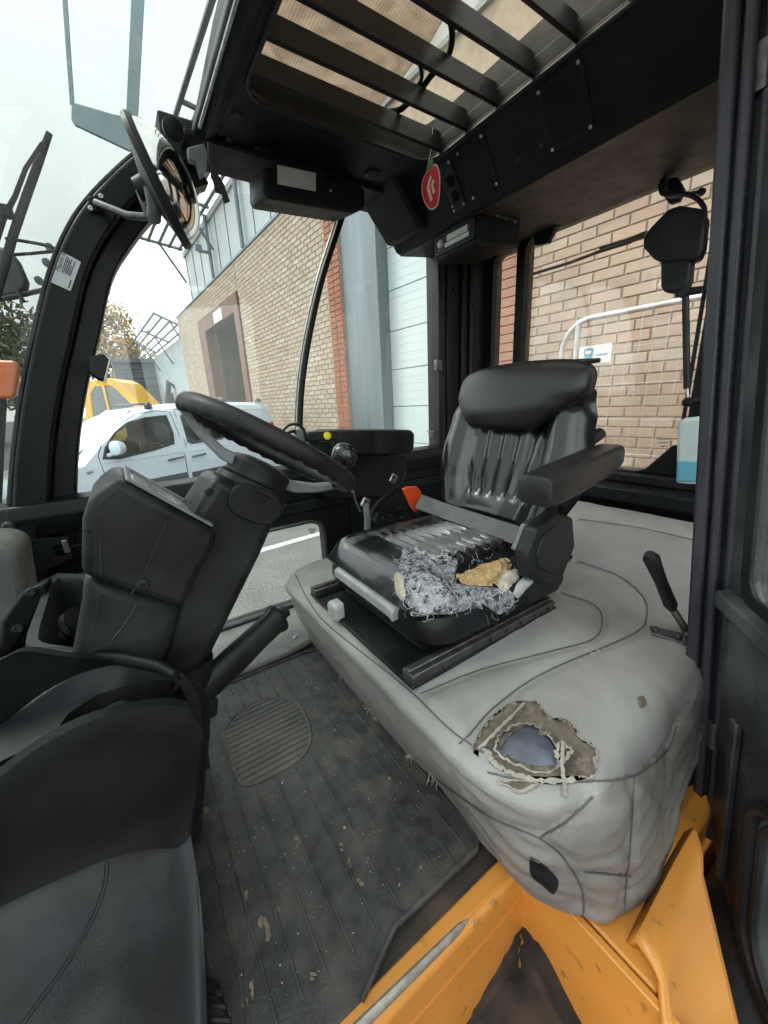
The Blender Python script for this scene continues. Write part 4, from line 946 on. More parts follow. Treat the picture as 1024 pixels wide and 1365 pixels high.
# backrest
def bcen(v): return Vector((.842+.105*v+.03*v*v*.6, SY+.016, 1.365+.405*v))
def bhw(v): return bhw0(v)*1.10
def bhw0(v):
    k = [(0, .175), (.12, .20), (.3, .222), (.5, .226), (.7, .216), (.85, .20), (.95, .165), (1, .10)]
    for (a, b), (c, d) in zip(k, k[1:]):
        if v <= c: return b+(d-b)*sstep((v-a)/(c-a))
    return .1
rings = []; NV_ = 56
for i in range(NV_+1):
    v = i/NV_; c = bcen(v); hw = bhw(v); fwd = Vector((-.97, 0, .24)); ring = []
    e = 1 if v < .93 else sqrt(max(0, 1-((v-.93)/.075)**2)); e0 = 1 if v > .05 else .6+.4*v/.05
    for k in range(61):
        u_ = -1+2*k/60
        d = .018*e*e0*(1-abs(u_)**10)+.034*sstep((abs(u_)-.42)/.32)*(1-abs(u_)**6)*e*e0*(1-sstep((v-.72)/.2))
        pl_ = sstep((.50-abs(u_))/.08)*sstep((v-.16)/.06)*sstep((.70-v)/.06)
        d += pl_*(.0062*cos(2*pi*u_*5.0*(1-.35*(v-.4)))-.005)
        d -= .010*sstep((.58-abs(u_))/.12)*sstep((v-.06)/.16)*sstep((.80-v)/.08)
        d += .003*mnoise.noise(Vector((u_*2, v*4, 1)))
        ring.append(c+Vector((0, u_*hw, 0))+fwd*d)
    back = [c+Vector((0, u_*hw, 0))-fwd*(.052*(1-abs(u_)**4)*e) for u_ in (.98, .8, .4, 0, -.4, -.8, -.98)]
    rings.append(ring+back)
G().loft(rings).build('backrest', 'vinyl_black', seat, smooth=True)
# headrest pillow lapping over the top of the backrest
rings = []; hc = Vector((.900, SY-.010, 1.711)); fwd = Vector((-.95, 0, .31)).normalized(); upd = Vector((.31, 0, .95)).normalized()
for i in range(25):
    b = -1+2*i/24; w_ = (.205-.075*sstep((.15-b)/1.1))*(1-abs(b)**6)**.25 if abs(b) < 1 else .06
    w_ = max(w_, .05); th_ = .045*(1-abs(b)**3.0)**.5+.004 if abs(b) < 1 else .004; ring = []
    sag = -.012*sstep((-b-.2)/.8)
    for k in range(36):
        a = 2*pi*k/36; ca, sa = cos(a), sin(a)
        y = w_*math.copysign(abs(ca)**.75, ca); d = th_*math.copysign(abs(sa)**.8, sa)
        if sa > 0: d += sag*(1-abs(y/w_)**2)*.5
        ring.append(hc+Vector((0, .030*sstep((.3-b)/1.2), 0))+upd*(b*.083-.010*(1-(y/w_)**2)*(b < 0)*0)+Vector((0, y, 0))+fwd*d+upd*(-.016*(1-min(1, abs(y)/.2)**2))*(1 if b < -.3 else 0)+upd*.008*(1-(y/.2)**2))
    rings.append(ring)
G().loft(rings).build('headrest', 'vinyl_headrest', seat, smooth=True)
G().tube([hc+upd*.078+fwd*-.006+Vector((0, y, .004*cos(y*8))) for y in (-.20, -.15, -.05, .05, .15, .19)], [.005, .007, .008, .008, .007, .004], 8).build('headrest_piping', 'vinyl_headrest', seat, smooth=True)
# armrest (near side), pivot and recliner cover
rings = []
for x, zl, zh, ya, yb in ((.664, 1.508, 1.548, .428, .492), (.668, 1.500, 1.560, .422, .498), (.70, 1.498, 1.566, .420, .500), (.78, 1.508, 1.576, .420, .500), (.90, 1.530, 1.592, .420, .496), (.945, 1.545, 1.596, .424, .492), (.952, 1.552, 1.590, .43, .486)):
    rings.append([Vector((x, y, z)) for y, z in rrect(ya, yb, zl, zh, .016, 4)])
G().loft(rings).build('armrest', 'vinyl_headrest', seat, smooth=True)
G().tube([(.93, .455, 1.56), (.93, .53, 1.57)], .018, 12).build('armrest_pivot', 'black_plastic', seat, smooth=True)
G().tube([(.925, .50, 1.60), (.96, .49, 1.62)], .014, 10).build('armrest_knob', 'black_plastic', seat, smooth=True)
rc = PX([(706, 772), (702, 742), (716, 705), (742, 684), (765, 690), (768, 728), (752, 768), (735, 782)], y=.462)
G().prism(rc, (0, .035, 0)).build('recliner_cover', 'black_plastic', seat, bevel=.008, seg=3)
G().prism([p.lerp(rc[0].lerp(rc[4], .5), .35)+Vector((0, -.004, 0)) for p in rc], (0, .01, 0)).build('recliner_plate', 'black_plastic', seat, bevel=.003)
G().prism(PX([(690, 735), (705, 700), (722, 690), (700, 740)], y=.49), (0, .02, 0)).build('recliner_bracket', 'steel_dark', seat, bevel=.002)
G().tube([(.80, .50, 1.40), (.80, .50, 1.50), (.90, .50, 1.58)], .012, 8).build('recliner_arm', 'frame_black', seat, smooth=True)
# lap belt and buckle
R2 = []
cl_ = bez([Vector((558, 668, .925)), Vector((590, 680, .85)), Vector((640, 697, .70)), Vector((690, 714, .57)), Vector((724, 726, .49))], 6)
for v in cl_:
    c = P(v.x, v.y, y=v.z); wd = Vector((.62, 0, .78))*.024; n_ = Vector((-.78, 0, .62))*.0012
    R2.append([c-wd-n_, c+wd-n_, c+wd+n_, c-wd+n_])
belt = thing('seat_belt', 'grey webbing lap belt lying across the black seat', 'seat belt', tuple(P(640, 697, y=.70)))
G().loft(R2).build('webbing', 'belt_grey', belt, smooth=True)
R3 = [[p for p in r] for r in R2[:4]]
G().box(P(566, 672, y=.925), (.03, .03, .05), Matrix.Rotation(radians(35), 3, 'Y')).build('retractor', 'black_plastic', belt, bevel=.006)
bk = PX([(538, 652), (545, 649), (557, 649), (562, 656), (561, 672), (556, 684), (550, 678)], y=.955)
G().prism(bk, (0, .014, 0)).build('buckle', 'red_orange', belt, bevel=.003)
G().tube([P(556, 680, y=.975), P(560, 700, y=.975)], .008, 8).build('buckle_stalk', 'rubber', belt, smooth=True)

# ================================================================== STEERING COLUMN AND WHEEL
WN = Vector((.555, 0, .832)).normalized(); WA = Vector((.832, 0, -.555)).normalized(); WB = Vector((0, 1, 0)); WC = Vector((.226, .71, 1.648)); WR = .156
whl = thing('steering_wheel', 'black steering wheel with grey spokes and spinner knob', 'steering wheel', tuple(WC-WN*.06))
rings = []
for i in range(96):
    a = 2*pi*i/96; d = WA*cos(a)+WB*sin(a); ring = []
    for k in range(14):
        b = 2*pi*k/14; r_ = .0140
        low = max(0, -sin(b)); r_ += low*.0018*cos(a*34)                     # finger grips moulded on the underside
        ring.append(WC+d*(WR+r_*cos(b)*.95)+WN*(r_*1.12*sin(b)))
    rings.append(ring)
G().loft(rings, cap=False, wrap=True).build('rim', 'rubber', whl, smooth=True)
for a in (radians(6), radians(168)):
    d = WA*cos(a)+WB*sin(a); s_ = WN.cross(d); R = []
    for t, h, wd, th_ in ((.03, -.052, .030, .012), (.07, -.050, .026, .010), (.12, -.032, .020, .008), (.150, -.014, .018, .007), (.166, -.006, .017, .006)):
        c = WC+d*t+WN*h; R.append([c-s_*wd-WN*th_, c+s_*wd-WN*th_, c+s_*wd*.8+WN*th_, c-s_*wd*.8+WN*th_])
    G().loft(R).build('spoke', 'wheel_spoke', whl, bevel=.004)
G().lathe(WC-WN*.075, WN, [(.048, 0), (.056, .004), (.056, .030), (.050, .038), (.030, .043), (0, .044)], 28).build('hub', 'black_plastic', whl, smooth=True)
kp = WC+WA*(WR-.012)+WB*.02+WN*.014
G().lathe(kp, WN*.9+WA*.2, [(.013, 0), (.010, .012), (.011, .022), (.024, .030), (.029, .042), (.027, .056), (.018, .066), (0, .070)], 20).build('spinner_knob', 'vinyl_black', whl, smooth=True)
col = thing('steering_column', 'black steering column with grey-topped display pod', 'steering column', (.0, .70, .94))
G().lathe(WC-WN*.118, WN, [(.050, 0), (.066, .003), (.069, .030), (.070, .032), (.066, .034), (.064, .044), (.056, .049), (0, .050)], 32).build('column_head', 'black_plastic', col, smooth=True)
hp = PX([(252, 690), (290, 632), (330, 652), (358, 668), (372, 690), (350, 740), (318, 805), (282, 878), (258, 905), (214, 905), (242, 800)], y=.65)
G().prism(hp, (0, .125, 0)).build('column_shroud', 'black_plastic', col, bevel=.026, seg=4, ang=25)
pc_ = P(340, 672, y=.649); G().prism([pc_+WA*.046*math.copysign(abs(cos(a))**.8, cos(a))+WN*.030*math.copysign(abs(sin(a))**.8, sin(a))+Vector((0, .004, 0)) for a in [2*pi*k/32 for k in range(32)]], (0, -.010, 0)).build('pivot_cap', 'black_plastic', col, bevel=.002)
pod = PX([(109, 694), (116, 672), (130, 656), (156, 637), (291, 710), (287, 730), (268, 762), (244, 812), (180, 792), (108, 768)], y=.615)
podo = G().prism(pod, (0, .185, 0)).build('display_pod', 'black_plastic', col, bevel=.012, seg=3, ang=25)
a0, a1 = pod[3], pod[4]; ax = (a1-a0).normalized(); nz_ = Vector((-ax.z, 0, ax.x)); nz_ = nz_ if nz_.z > 0 else -nz_; LN = (a1-a0).length
def dp(s_, y, h=0): return a0+ax*(s_*LN)+Vector((0, y, 0))+nz_*h
fo = [dp(s_, y, .0015) for s_, y in rrect(.06, .95, .010, .172, .015, 3)]; fi = [dp(s_, y, .0015) for s_, y in rrect(.11, .90, .028, .150, .01, 3)]
frame_ring(G(), fo, fi, nz_*.004).build('display_bezel', 'wheel_spoke', podo, bevel=.001)
G().prism([dp(s_, y, .001) for s_, y in ((.12, .03), (.89, .03), (.89, .148), (.12, .148))], nz_*.0015).build('display_screen', 'display', podo)
g = G()
for k in range(4): g.prism([dp(.16+.04*k, .05, .0026), dp(.185+.04*k, .05, .0026), dp(.185+.04*k, .13, .0026), dp(.16+.04*k, .13, .0026)], nz_*.0006)
for k in range(9):
    for j in range(3): g.prism([dp(.58+.03*k, .05+.03*j, .0026), dp(.60+.03*k, .05+.03*j, .0026), dp(.60+.03*k, .066+.03*j, .0026), dp(.58+.03*k, .066+.03*j, .0026)], nz_*.0006)
g.build('display_marks', 'display_dark', podo)
screw(P(191, 779, y=.6145), (0, -1, 0), .0085, podo, 'black_plastic')
G().tube(PX([(222, 697), (205, 735), (190, 770), (175, 792)], y=.6145), .0009, 5).build('pod_seam', 'ink', podo)
G().tube(PX([(110, 707), (134, 717), (135, 768)], y=.6145), .001, 5).build('pod_seam', 'ink', podo)
nk = PX([(112, 764), (180, 788), (246, 806), (232, 860), (205, 915), (88, 915), (100, 850), (108, 810)], y=.645)
G().prism(nk, (0, .13, 0)).build('column_neck', 'black_plastic', col, bevel=.02, seg=3, ang=25)
G().tube(PX([(182, 808), (165, 835), (152, 850), (143, 875)], y=.6435), .0012, 5).build('neck_seam', 'steel_dark', col)
screw(P(278, 655, y=.649), (0, -1, 0), .006, col, 'rubber')
# column foot down to the floor
G().loft([[Vector((x, y, z)) for x, y in rrect(x0, x1, .64, .79, .03, 4)] for x0, x1, z in ((-.14, .06, 1.30), (-.16, .03, 1.15), (-.20, -.02, .945))]).build('column_foot', 'black_plastic', col, smooth=True)
# indicator stalk behind the wheel
G().tube([WC-WN*.09+WA*.02, WC-WN*.085+WA*.02+WB*.1, WC-WN*.07+WA*.03+WB*.19], [.007, .006, .008], 8).build('indicator_stalk', 'black_plastic', col, smooth=True)
G().tube([P(470, 655, y=.72), P(474, 668, y=.72), P(480, 682, y=.72)], [.004, .003, .003], 6).build('tilt_lever', 'steel_dark', col, smooth=True)

# ================================================================== FRONT CONSOLE (moulded black plastic, lower left)
con = thing('front_console', 'large black moulded plastic front console with open bins, lower left', 'console', (-.2, .5, .94))
ridge = [(-90, 1108), (-40, 1075), (0, 1045), (60, 1000), (130, 966), (200, 949), (245, 947), (262, 955), (270, 972)]
back = [(-90, 1015), (-40, 985), (0, 965), (60, 920), (120, 890), (190, 880), (235, 892), (258, 915), (268, 940)]
hin = [(78, 978), (80, 966), (92, 950), (130, 926), (180, 911), (222, 905), (236, 908), (230, 922), (205, 929), (165, 938), (120, 958), (95, 984)]
ro = bez([P(a, b, y=.50) for a, b in ridge], 4); bo = bez([P(a, b, y=.625) for a, b in back], 4)
# arm shell: strip between ridge and back edge, with a bin let into it
mid1 = [r.lerp(b, .10)+Vector((0, 0, .010)) for r, b in zip(ro, bo)]
hole3 = [P(a, b, y=.50+.12*max(0, min(1, (985-b)/75))) for a, b in hin]
top_outer = [p for p in mid1]+[p for p in reversed(bo)]
# polar strip from the outer loop to the bin's rim
import itertools
def resample(loop, N):
    q = loop+[loop[0]]; d = [0]
    for a, b in zip(q, q[1:]): d.append(d[-1]+(b-a).length)
    out = []; j = 0
    for k in range(N):
        s_ = d[-1]*k/N
        while d[j+1] < s_: j += 1
        out.append(q[j].lerp(q[j+1], (s_-d[j])/max(1e-9, d[j+1]-d[j])))
    return out
hc_ = sum(hole3, Vector())/len(hole3)
def by_angle(loop, N, c, ref):
    """points of a loop at equal angles seen from c (in picture coordinates)"""
    pp = [proj(p) for p in loop]; c2 = proj(c); out = []
    for k in range(N):
        a = 2*pi*k/N; dx, dy = cos(a)*2.2, sin(a); best = None
        for i in range(len(loop)):
            (x1, y1), (x2, y2) = pp[i], pp[(i+1) % len(loop)]
            ex_, ey_ = x2-x1, y2-y1; den = dx*ey_-dy*ex_
            if abs(den) < 1e-9: continue
            t = ((x1-c2[0])*ey_-(y1-c2[1])*ex_)/den; u_ = ((x1-c2[0])*dy-(y1-c2[1])*dx)/den
            if t > 0 and 0 <= u_ <= 1 and (best is None or t > best[0]): best = (t, loop[i].lerp(loop[(i+1) % len(loop)], u_))
        out.append(best[1] if best else c)
    return out
NA = 72
oa = by_angle(top_outer, NA, hc_, None); ia = by_angle(hole3, NA, hc_, None)
lip = [i.lerp(o_, .05)+Vector((0, 0, .0)) for i, o_ in zip(ia, oa)]
mid2 = [i.lerp(o_, .45)+Vector((0, 0, .006)) for i, o_ in zip(ia, oa)]
deep = [p+Vector((-.002, .004, -.012)) for p in ia]; deep2 = [hc_.lerp(p, .92)+Vector((0, .02, -.13)) for p in ia]
G().loft([oa, mid2, lip, ia, deep, deep2, [hc_+Vector((0, .02, -.13))]*NA], cap=False).build('arm_shell', 'console_scuffed_lit', con, smooth=True)
low = [(-90, 1262), (-40, 1222), (0, 1198), (70, 1165), (150, 1133), (200, 1123), (235, 1121), (252, 1105), (258, 1085)]
lo_ = bez([P(a, b, y=.492) for a, b in low], 4)
rows = [bo, mid1, [r+Vector((0, -.002, -.004)) for r in ro], [r.lerp(l, .12)+Vector((0, -.004, 0)) for r, l in zip(ro, lo_)]]
rows = [mid1, [r.lerp(m_, .4)+Vector((0, -.003, .002)) for r, m_ in zip(ro, mid1)], [r+Vector((0, -.003, -.006)) for r in ro]]+[[r.lerp(l, t) for r, l in zip(ro, lo_)] for t in (.15, .35, .55, .75, .93)]+[[l+Vector((0, -.008, -.003)) for l in lo_]]
side = [p+Vector((0, 0, 0)) for p in []]
G().loft(rows, closed=False, cap=False).build('arm_side', 'console_plastic', con, smooth=True)
# right end of the arm, running back towards the column foot
endc = [r[-1] for r in rows]
G().loft([endc, [p+Vector((-.015, .10, 0)) for p in endc], [p+Vector((-.05, .22, 0)) for p in endc]], closed=False, cap=False).build('arm_end', 'console_plastic', con, smooth=True)
# lower cover sloping down to the floor
c0 = [(-90, 1275), (-40, 1232), (0, 1206), (70, 1172), (150, 1140), (200, 1128), (238, 1124), (254, 1112)]
c1 = [(-90, 1360), (-40, 1315), (0, 1290), (70, 1252), (150, 1225), (210, 1212), (250, 1205), (267, 1195)]
c2 = [(-90, 1470), (-40, 1420), (0, 1390), (70, 1352), (150, 1325), (215, 1310), (258, 1300), (273, 1285)]
c3 = [(-90, 1620), (-40, 1560), (0, 1520), (70, 1475), (150, 1440), (220, 1420), (262, 1405), (277, 1385)]
cr_ = [bez([P(a, b, y=y) for a, b in c], 4) for c, y in ((c0, .496), (c1, .455), (c2, .405), (c3, .355))]
cr_ = [list(r) for r in zip(*[bez(list(q), 5) for q in zip(*cr_)])]
cr_ = [list(r) for r in zip(*cr_)]
lcv = G().loft(cr_, closed=False, cap=False)
lco = lcv.build('lower_cover', 'console_scuffed_lit', con, smooth=True)
edge = [r[0] for r in cr_] if (cr_[0][0]-cr_[0][-1]).length < 0 else [r[-1] for r in cr_]
e1 = [r[-1] for r in cr_]; e2 = cr_[-1]
rightedge = e1 if sum(p.x for p in e1)/len(e1) > sum(p.x for p in cr_[0])/len(cr_[0]) else cr_[-1]
lb_ = bvh_of([lcv])
re_ = [hit(lb_, a, b)[0] for a, b in ((252, 1114), (262, 1170), (266, 1230), (270, 1285), (274, 1345), (275, 1380))]
re_ = [p for p in re_ if p is not None]
if len(re_) > 2:
    G().loft([re_, [p+Vector((-.008, .012, -.015)) for p in re_], [Vector((p.x-.03, p.y+.03, .945)) for p in re_]], closed=False, cap=False).build('cover_end', 'console_plastic', con, smooth=True)
def onc(pts, bv, h=.001): 
    q = [hit(bv, v.x, v.y, h)[0] for v in bez([Vector((a, b, 0)) for a, b in pts], 6)]; return [p for p in q if p is not None]
G().tube(onc([(143, 1150), (138, 1185), (118, 1235), (85, 1290), (45, 1345), (20, 1380)], lb_, .001), .0022, 6).build('trim_bead', 'console_scuffed_lit', con, smooth=True)
# console body below and in front
G().bx(-.36, -.06, .52, 1.2, .935, 1.20).build('console_body', 'console_plastic', con, bevel=.03)
# tray in front of the column
RZ = 1.385
tro = PX([(62, 772), (72, 763), (118, 765), (125, 800), (122, 878), (100, 876), (32, 866), (28, 858)], z=RZ)
tri = PX([(72, 782), (80, 773), (112, 774), (116, 802), (112, 862), (100, 862), (62, 857), (54, 850)], z=RZ)
G().tube(PX([(60, 868), (110, 873), (165, 878), (212, 888), (235, 900)], z=RZ-.006), [.008, .010, .010, .009, .006], 10).build('tray_rim', 'console_plastic', con, smooth=True)
NT_ = 60
ctr = sum(tri, Vector())/len(tri)
to_ = by_angle(tro, NT_, ctr, None); ti_ = by_angle(tri, NT_, ctr, None)
G().loft([[p+Vector((0, -.01, -.16)) for p in to_], [p+Vector((0, 0, -.012)) for p in to_], [o_.lerp(i, .18)+Vector((0, 0, .002)) for o_, i in zip(to_, ti_)], [o_.lerp(i, .8)+Vector((0, 0, .002)) for o_, i in zip(to_, ti_)], [p+Vector((0, 0, -.01)) for p in ti_], [ctr.lerp(p, .9)+Vector((0, 0, -.15)) for p in ti_], [ctr+Vector((0, 0, -.15))]*NT_], cap=False).build('tray', 'console_scuffed_lit', con, smooth=True)
# front face under the tray rim down to the arm shell
fa = bez(PX([(-60, 905), (0, 880), (32, 868), (100, 877), (205, 886), (240, 905)], y=.612), 4); fb_ = bez(PX([(-60, 1002), (0, 968), (60, 922), (125, 892), (195, 884), (245, 905)], y=.622), 4)
G().loft([[p+Vector((0, .03, -.01)) for p in fa], fa, [a.lerp(b, .5) for a, b in zip(fa, fb_)], fb_], closed=False, cap=False).build('tray_face', 'console_plastic', con, smooth=True)
# corrugated boot inside the tray
bt = P(88, 845, z=RZ-.06)
G().lathe(bt+Vector((-.04, .05, -.04)), Vector((.6, -.3, .5)), [(.030 if k % 2 else .024, .008*k) for k in range(12)], 16).build('cable_boot', 'rubber', con, smooth=True)
# side shelf by the windscreen base with screws
G().prism(PX([(0, 720), (28, 725), (34, 765), (40, 800), (20, 860), (-60, 900), (-60, 720)], y=1.05), (0, .12, 0)).build('side_cheek', 'floor_plate', con, bevel=.02, seg=3)
sh = G().prism(PX([(28, 790), (62, 775), (64, 800), (30, 850), (5, 880), (0, 830)], y=.95), (0, .06, -.01)).build('shelf', 'black_plastic', con, bevel=.006)
for a, b in ((42, 790), (25, 838)): screw(P(a, b, y=.949), (0, -1, .4), .010, con, 'black_plastic')
# pillar bracket and hinge plate
br = PX([(0, 690), (8, 687), (50, 690), (48, 722), (15, 722), (0, 722)], y=1.295)
hingep = G().prism(br, (0, .012, 0)).build('pillar_bracket', 'frame_black', cab, bevel=.003)
frame_ring(G(), PX([(25, 722), (92, 715), (96, 745), (60, 760), (30, 768)], y=1.27), PX([(72, 728), (88, 725), (90, 740), (80, 743), (72, 738)], y=1.27), (0, .01, 0)).build('hinge_plate', 'frame_black', cab, bevel=.002)
for a, b in ((11, 702), (32, 730), (33, 760)): screw(P(a, b, y=1.266), (0, -1, 0), .013, cab, 'steel_dark', 'bolt')
G().box(P(88, 728, y=1.262), (.012, .012, .035)).build('hinge_pin', 'steel', cab, bevel=.002)

# ================================================================== HAND BRAKE, PEDALS, FLOOR MAT
hb = thing('hand_brake', 'black hand brake lever with thick grip beside the steering column', 'brake lever', tuple(P(255, 950, y=.66)))
q0, q1 = P(268, 922, y=.66), P(372, 822, y=.72)
dq = (q1-q0); 
G().tube([q0-dq*.02, q0, q0+dq*.10, q0+dq*.35, q0+dq*.7, q0+dq*.90, q0+dq*.97, q1], [.010, .022, .026, .0275, .0255, .0265, .032, .030], 18, flat=(1.1, .85)).build('grip', 'black_plastic', hb, smooth=True)
G().tube([q1+dq*.0, q1+dq*.03, q1+dq*.10, q1+dq*.115], [.018, .014, .014, .010], 12).build('release_button', 'rubber', hb, smooth=True)
G().tube([q0+dq*.04, P(252, 938, y=.655), P(240, 955, y=.65)], [.012, .016, .012], 10, flat=(1.3, .6)).build('arm', 'frame_black', hb, smooth=True)
G().prism(PX([(236, 930), (262, 925), (292, 935), (290, 955), (268, 965), (245, 960)], y=.65), (0, .02, 0)).build('pivot_bracket', 'frame_black', hb, bevel=.004)
screw(P(262, 939, y=.649), (0, -1, 0), .007, hb, 'steel')
G().tube(bez(PX([(222, 938), (235, 918), (250, 910), (268, 912)], y=.64), 6), .003, 6).build('brake_cable', 'rubber', hb, smooth=True)
ped = thing('accelerator_pedal', 'small ribbed black pedal on the floor beside the console', 'pedal', tuple(P(272, 1018, z=.94)))
pp_ = [P(a, b, z=.985) for a, b in ((262, 1003), (278, 1003), (281, 1026), (262, 1028))]
G().prism(pp_, (0, 0, .012)).build('pad', 'rubber', ped, bevel=.004)
for k in range(4): G().tube([pp_[0].lerp(pp_[3], .15+.23*k)+Vector((0, 0, .013)), pp_[1].lerp(pp_[2], .15+.23*k)+Vector((0, 0, .013))], .003, 6).build('rib', 'rubber', ped)
G().tube([sum(pp_, Vector())/4, sum(pp_, Vector())/4+Vector((-.03, .02, -.04))], .01, 8).build('arm', 'steel_dark', ped)
ped2 = thing('brake_pedal', 'black pedal plate at the bottom edge beside the console', 'pedal', tuple(P(285, 1330, z=.945)))
pq = PX([(262, 1296), (292, 1310), (318, 1395), (280, 1400)], z=.985)
G().prism(pq, (0, 0, .012)).build('pad', 'rubber', ped2, bevel=.005)
for k in range(5): G().tube([pq[0].lerp(pq[3], .1+.2*k)+Vector((0, 0, .012)), pq[1].lerp(pq[2], .1+.2*k)+Vector((0, 0, .012))], .003, 6).build('rib', 'rubber', ped2)
G().tube([sum(pq, Vector())/4, sum(pq, Vector())/4+Vector((-.05, .02, -.05))], .01, 8).build('arm', 'steel_dark', ped2)

fm = thing('floor_mat', 'worn black ribbed rubber floor mat with dusty footprints', 'floor mat', (.15, .65, .94))
ml = [(-.22, .30), (.12, .30), (.20, .335), (.38, .335), (.415, .36), (.432, .42), (.425, .9), (.40, 1.05), (.34, 1.062), (-.22, 1.062)]
G().prism([(x, y, .932) for x, y in ml], (0, 0, .008)).build('mat_sheet', 'mat_rubber', fm, bevel=.003)
G().tube([(x, y, .941) for x, y in ml[1:]], .005, 8).build('mat_rim', 'mat_rubber', fm, smooth=True)
# footrest field with cross ribs
ff = [(298, 975), (318, 950), (352, 932), (392, 935), (410, 960), (414, 990), (395, 1015), (360, 1035), (330, 1047), (316, 1040), (305, 1010)]
f3 = bez([P(a, b, z=.9405) for a, b in ff+[ff[0]]], 5)[:-1]
G().tube([Vector((p.x, p.y, .9408)) for p in f3], .0032, 6, wrap=True, cap=False).build('footrest_rim', 'mat_worn', fm, smooth=True)
G().prism([Vector((p.x, p.y, .9402)) for p in f3], (0, 0, .0012)).build('footrest', 'mat_worn', fm)
fx = [p.x for p in f3]; fy = [p.y for p in f3]; y = min(fy)+.014
f2d = [(p.x, p.y) for p in f3]
while y < max(fy)-.008:
    xs_ = [x for x in [min(fx)+(max(fx)-min(fx))*k/120 for k in range(121)] if inpoly(x, y, f2d)]
    if len(xs_) > 4: G().box(((xs_[0]+xs_[-1])/2, y, .9416), (xs_[-1]-xs_[0]-.008, .0045, .0028)).build('footrest_rib', 'mat_rubber', fm, bevel=.001)
    y += .0165
# moulded lengthwise ribs and the square tread field under the console
for x in (-.045, -.012, .018, .055, .092, .135, .18, .222, .262, .30, .335, .368, .40):
    a, b = .345, 1.04
    if min(fx) < x < max(fx):
        ysx = [p for p in [k*.005 for k in range(300)] if inpoly(x, p, f2d)]
        if ysx:
            G().box((x, (a+min(ysx)-.012)/2, .9412), (.0046, min(ysx)-.012-a, .0034)).build('rib', 'mat_rubber', fm, bevel=.0008)
            G().box((x, (max(ysx)+.012+b)/2, .9412), (.0046, b-max(ysx)-.012, .0034)).build('rib', 'mat_rubber', fm, bevel=.0008); continue
    G().box((x, (a+b)/2, .9412), (.0046, b-a, .0034)).build('rib', 'mat_rubber', fm, bevel=.0008)
for k in range(8): G().box((-.085, .36+.055*k, .9408), (.075, .004, .0034)).build('rib', 'mat_rubber', fm, bevel=.0008)
for k in range(4): G().box((.12+.035*k, 1.035, .9408), (.004, .05, .0034)).build('rib', 'mat_rubber', fm, bevel=.0008)
# dried mud trodden onto the mat
mat('dry_mud', (.20, .165, .115), .95, var=.35, vscale=60, bump=.8, bscale=140)
Rm = random.Random(31)
for (px_, py_, rx_, ry_) in ((262, 1072, 12, 9), (331, 1205, 5, 14), (352, 1238, 8, 18), (367, 1210, 6, 8), (465, 1150, 4, 12), (455, 1130, 5, 5), (482, 1178, 6, 6), (330, 1320, 7, 20), (395, 1120, 4, 9), (420, 1300, 10, 6)):
    for j in range(4):
        cx0, cy0 = px_+Rm.uniform(-rx_, rx_), py_+Rm.uniform(-ry_, ry_); s0_ = Rm.uniform(.35, .9)
        pts = [P(cx0+rx_*s0_*Rm.uniform(.35, .8)*cos(a), cy0+ry_*s0_*Rm.uniform(.35, .8)*sin(a), z=.9408) for a in [2*pi*k/11 for k in range(11)]]
        G().prism(pts, (0, 0, .0007)).build('mud_patch', 'dry_mud', fm)
# crumbs and dirt on the mat
dd = G(); R_ = random.Random(21)
for k in range(300):
    x, y = R_.uniform(-.02, .41), R_.uniform(.36, 1.0); s_ = R_.uniform(.0005, .0013)*(2 if R_.random() < .05 else 1)
    dd.box((x, y, .9405+s_*.5), (s_*1.6, s_, s_), Matrix.Rotation(R_.uniform(0, 3), 3, 'Z'))
o = tag(dd.build('dirt_crumbs', 'foam_pale'), 'tiny pale dirt crumbs scattered over the floor mat', 'dirt'); o['kind'] = 'stuff'

# ================================================================== SIDE CONSOLE (far side) with levers and hoses
sd = thing('side_console', 'black side console with yellow button below the far window', 'console', tuple(P(485, 620, y=1.15)))
G().prism(PX([(437, 577), (445, 573.5), (549, 573), (554, 578), (553, 600), (546, 605), (480, 608), (440, 596)], y=1.10), (0, .13, 0)).build('arm_pad', 'black_plastic', sd, bevel=.01, seg=3)
G().prism(PX([(408, 580), (415, 576), (450, 574), (452, 586), (412, 590)], y=1.09), (0, .06, 0)).build('switch_box', 'black_plastic', sd, bevel=.006)
G().lathe(P(436, 581, y=1.088), (0, -1, .15), [(.012, 0), (.012, .004), (.009, .006), (0, .0065)], 18).build('yellow_button', 'yellow_button', sd, smooth=True)
G().prism(PX([(415, 590), (450, 590), (455, 612), (425, 612)], y=1.11), (0, .1, 0)).build('switch_base', 'frame_black', sd, bevel=.006)
G().prism(PX([(430, 605), (545, 605), (540, 640), (520, 665), (440, 665)], y=1.20), (0, .12, 0)).build('side_box', 'frame_black', sd, bevel=.01)
G().tube(bez(PX([(375, 577), (385, 567), (397, 566), (405, 573), (410, 585), (425, 588)], y=1.10), 6), .004, 8).build('cable', 'rubber', sd, smooth=True)
G().tube(bez(PX([(382, 578), (392, 575), (400, 582)], y=1.12), 6), .005, 8).build('cable', 'rubber', sd, smooth=True)
G().lathe(P(401, 584, y=1.12), (0, -.3, 1), [(.014, -.03), (.014, .03), (.008, .035)], 12).build('connector', 'wheel_spoke', sd, smooth=True)
G().tube(bez(PX([(539, 610), (540, 630), (535, 642), (520, 655), (505, 668), (497, 680), (490, 700)], y=1.08), 6), .006, 8).build('hose', 'rubber', sd, smooth=True)
G().tube(bez(PX([(508, 612), (518, 616), (525, 632)], y=1.09), 6), .004, 8).build('hose', 'rubber', sd, smooth=True)
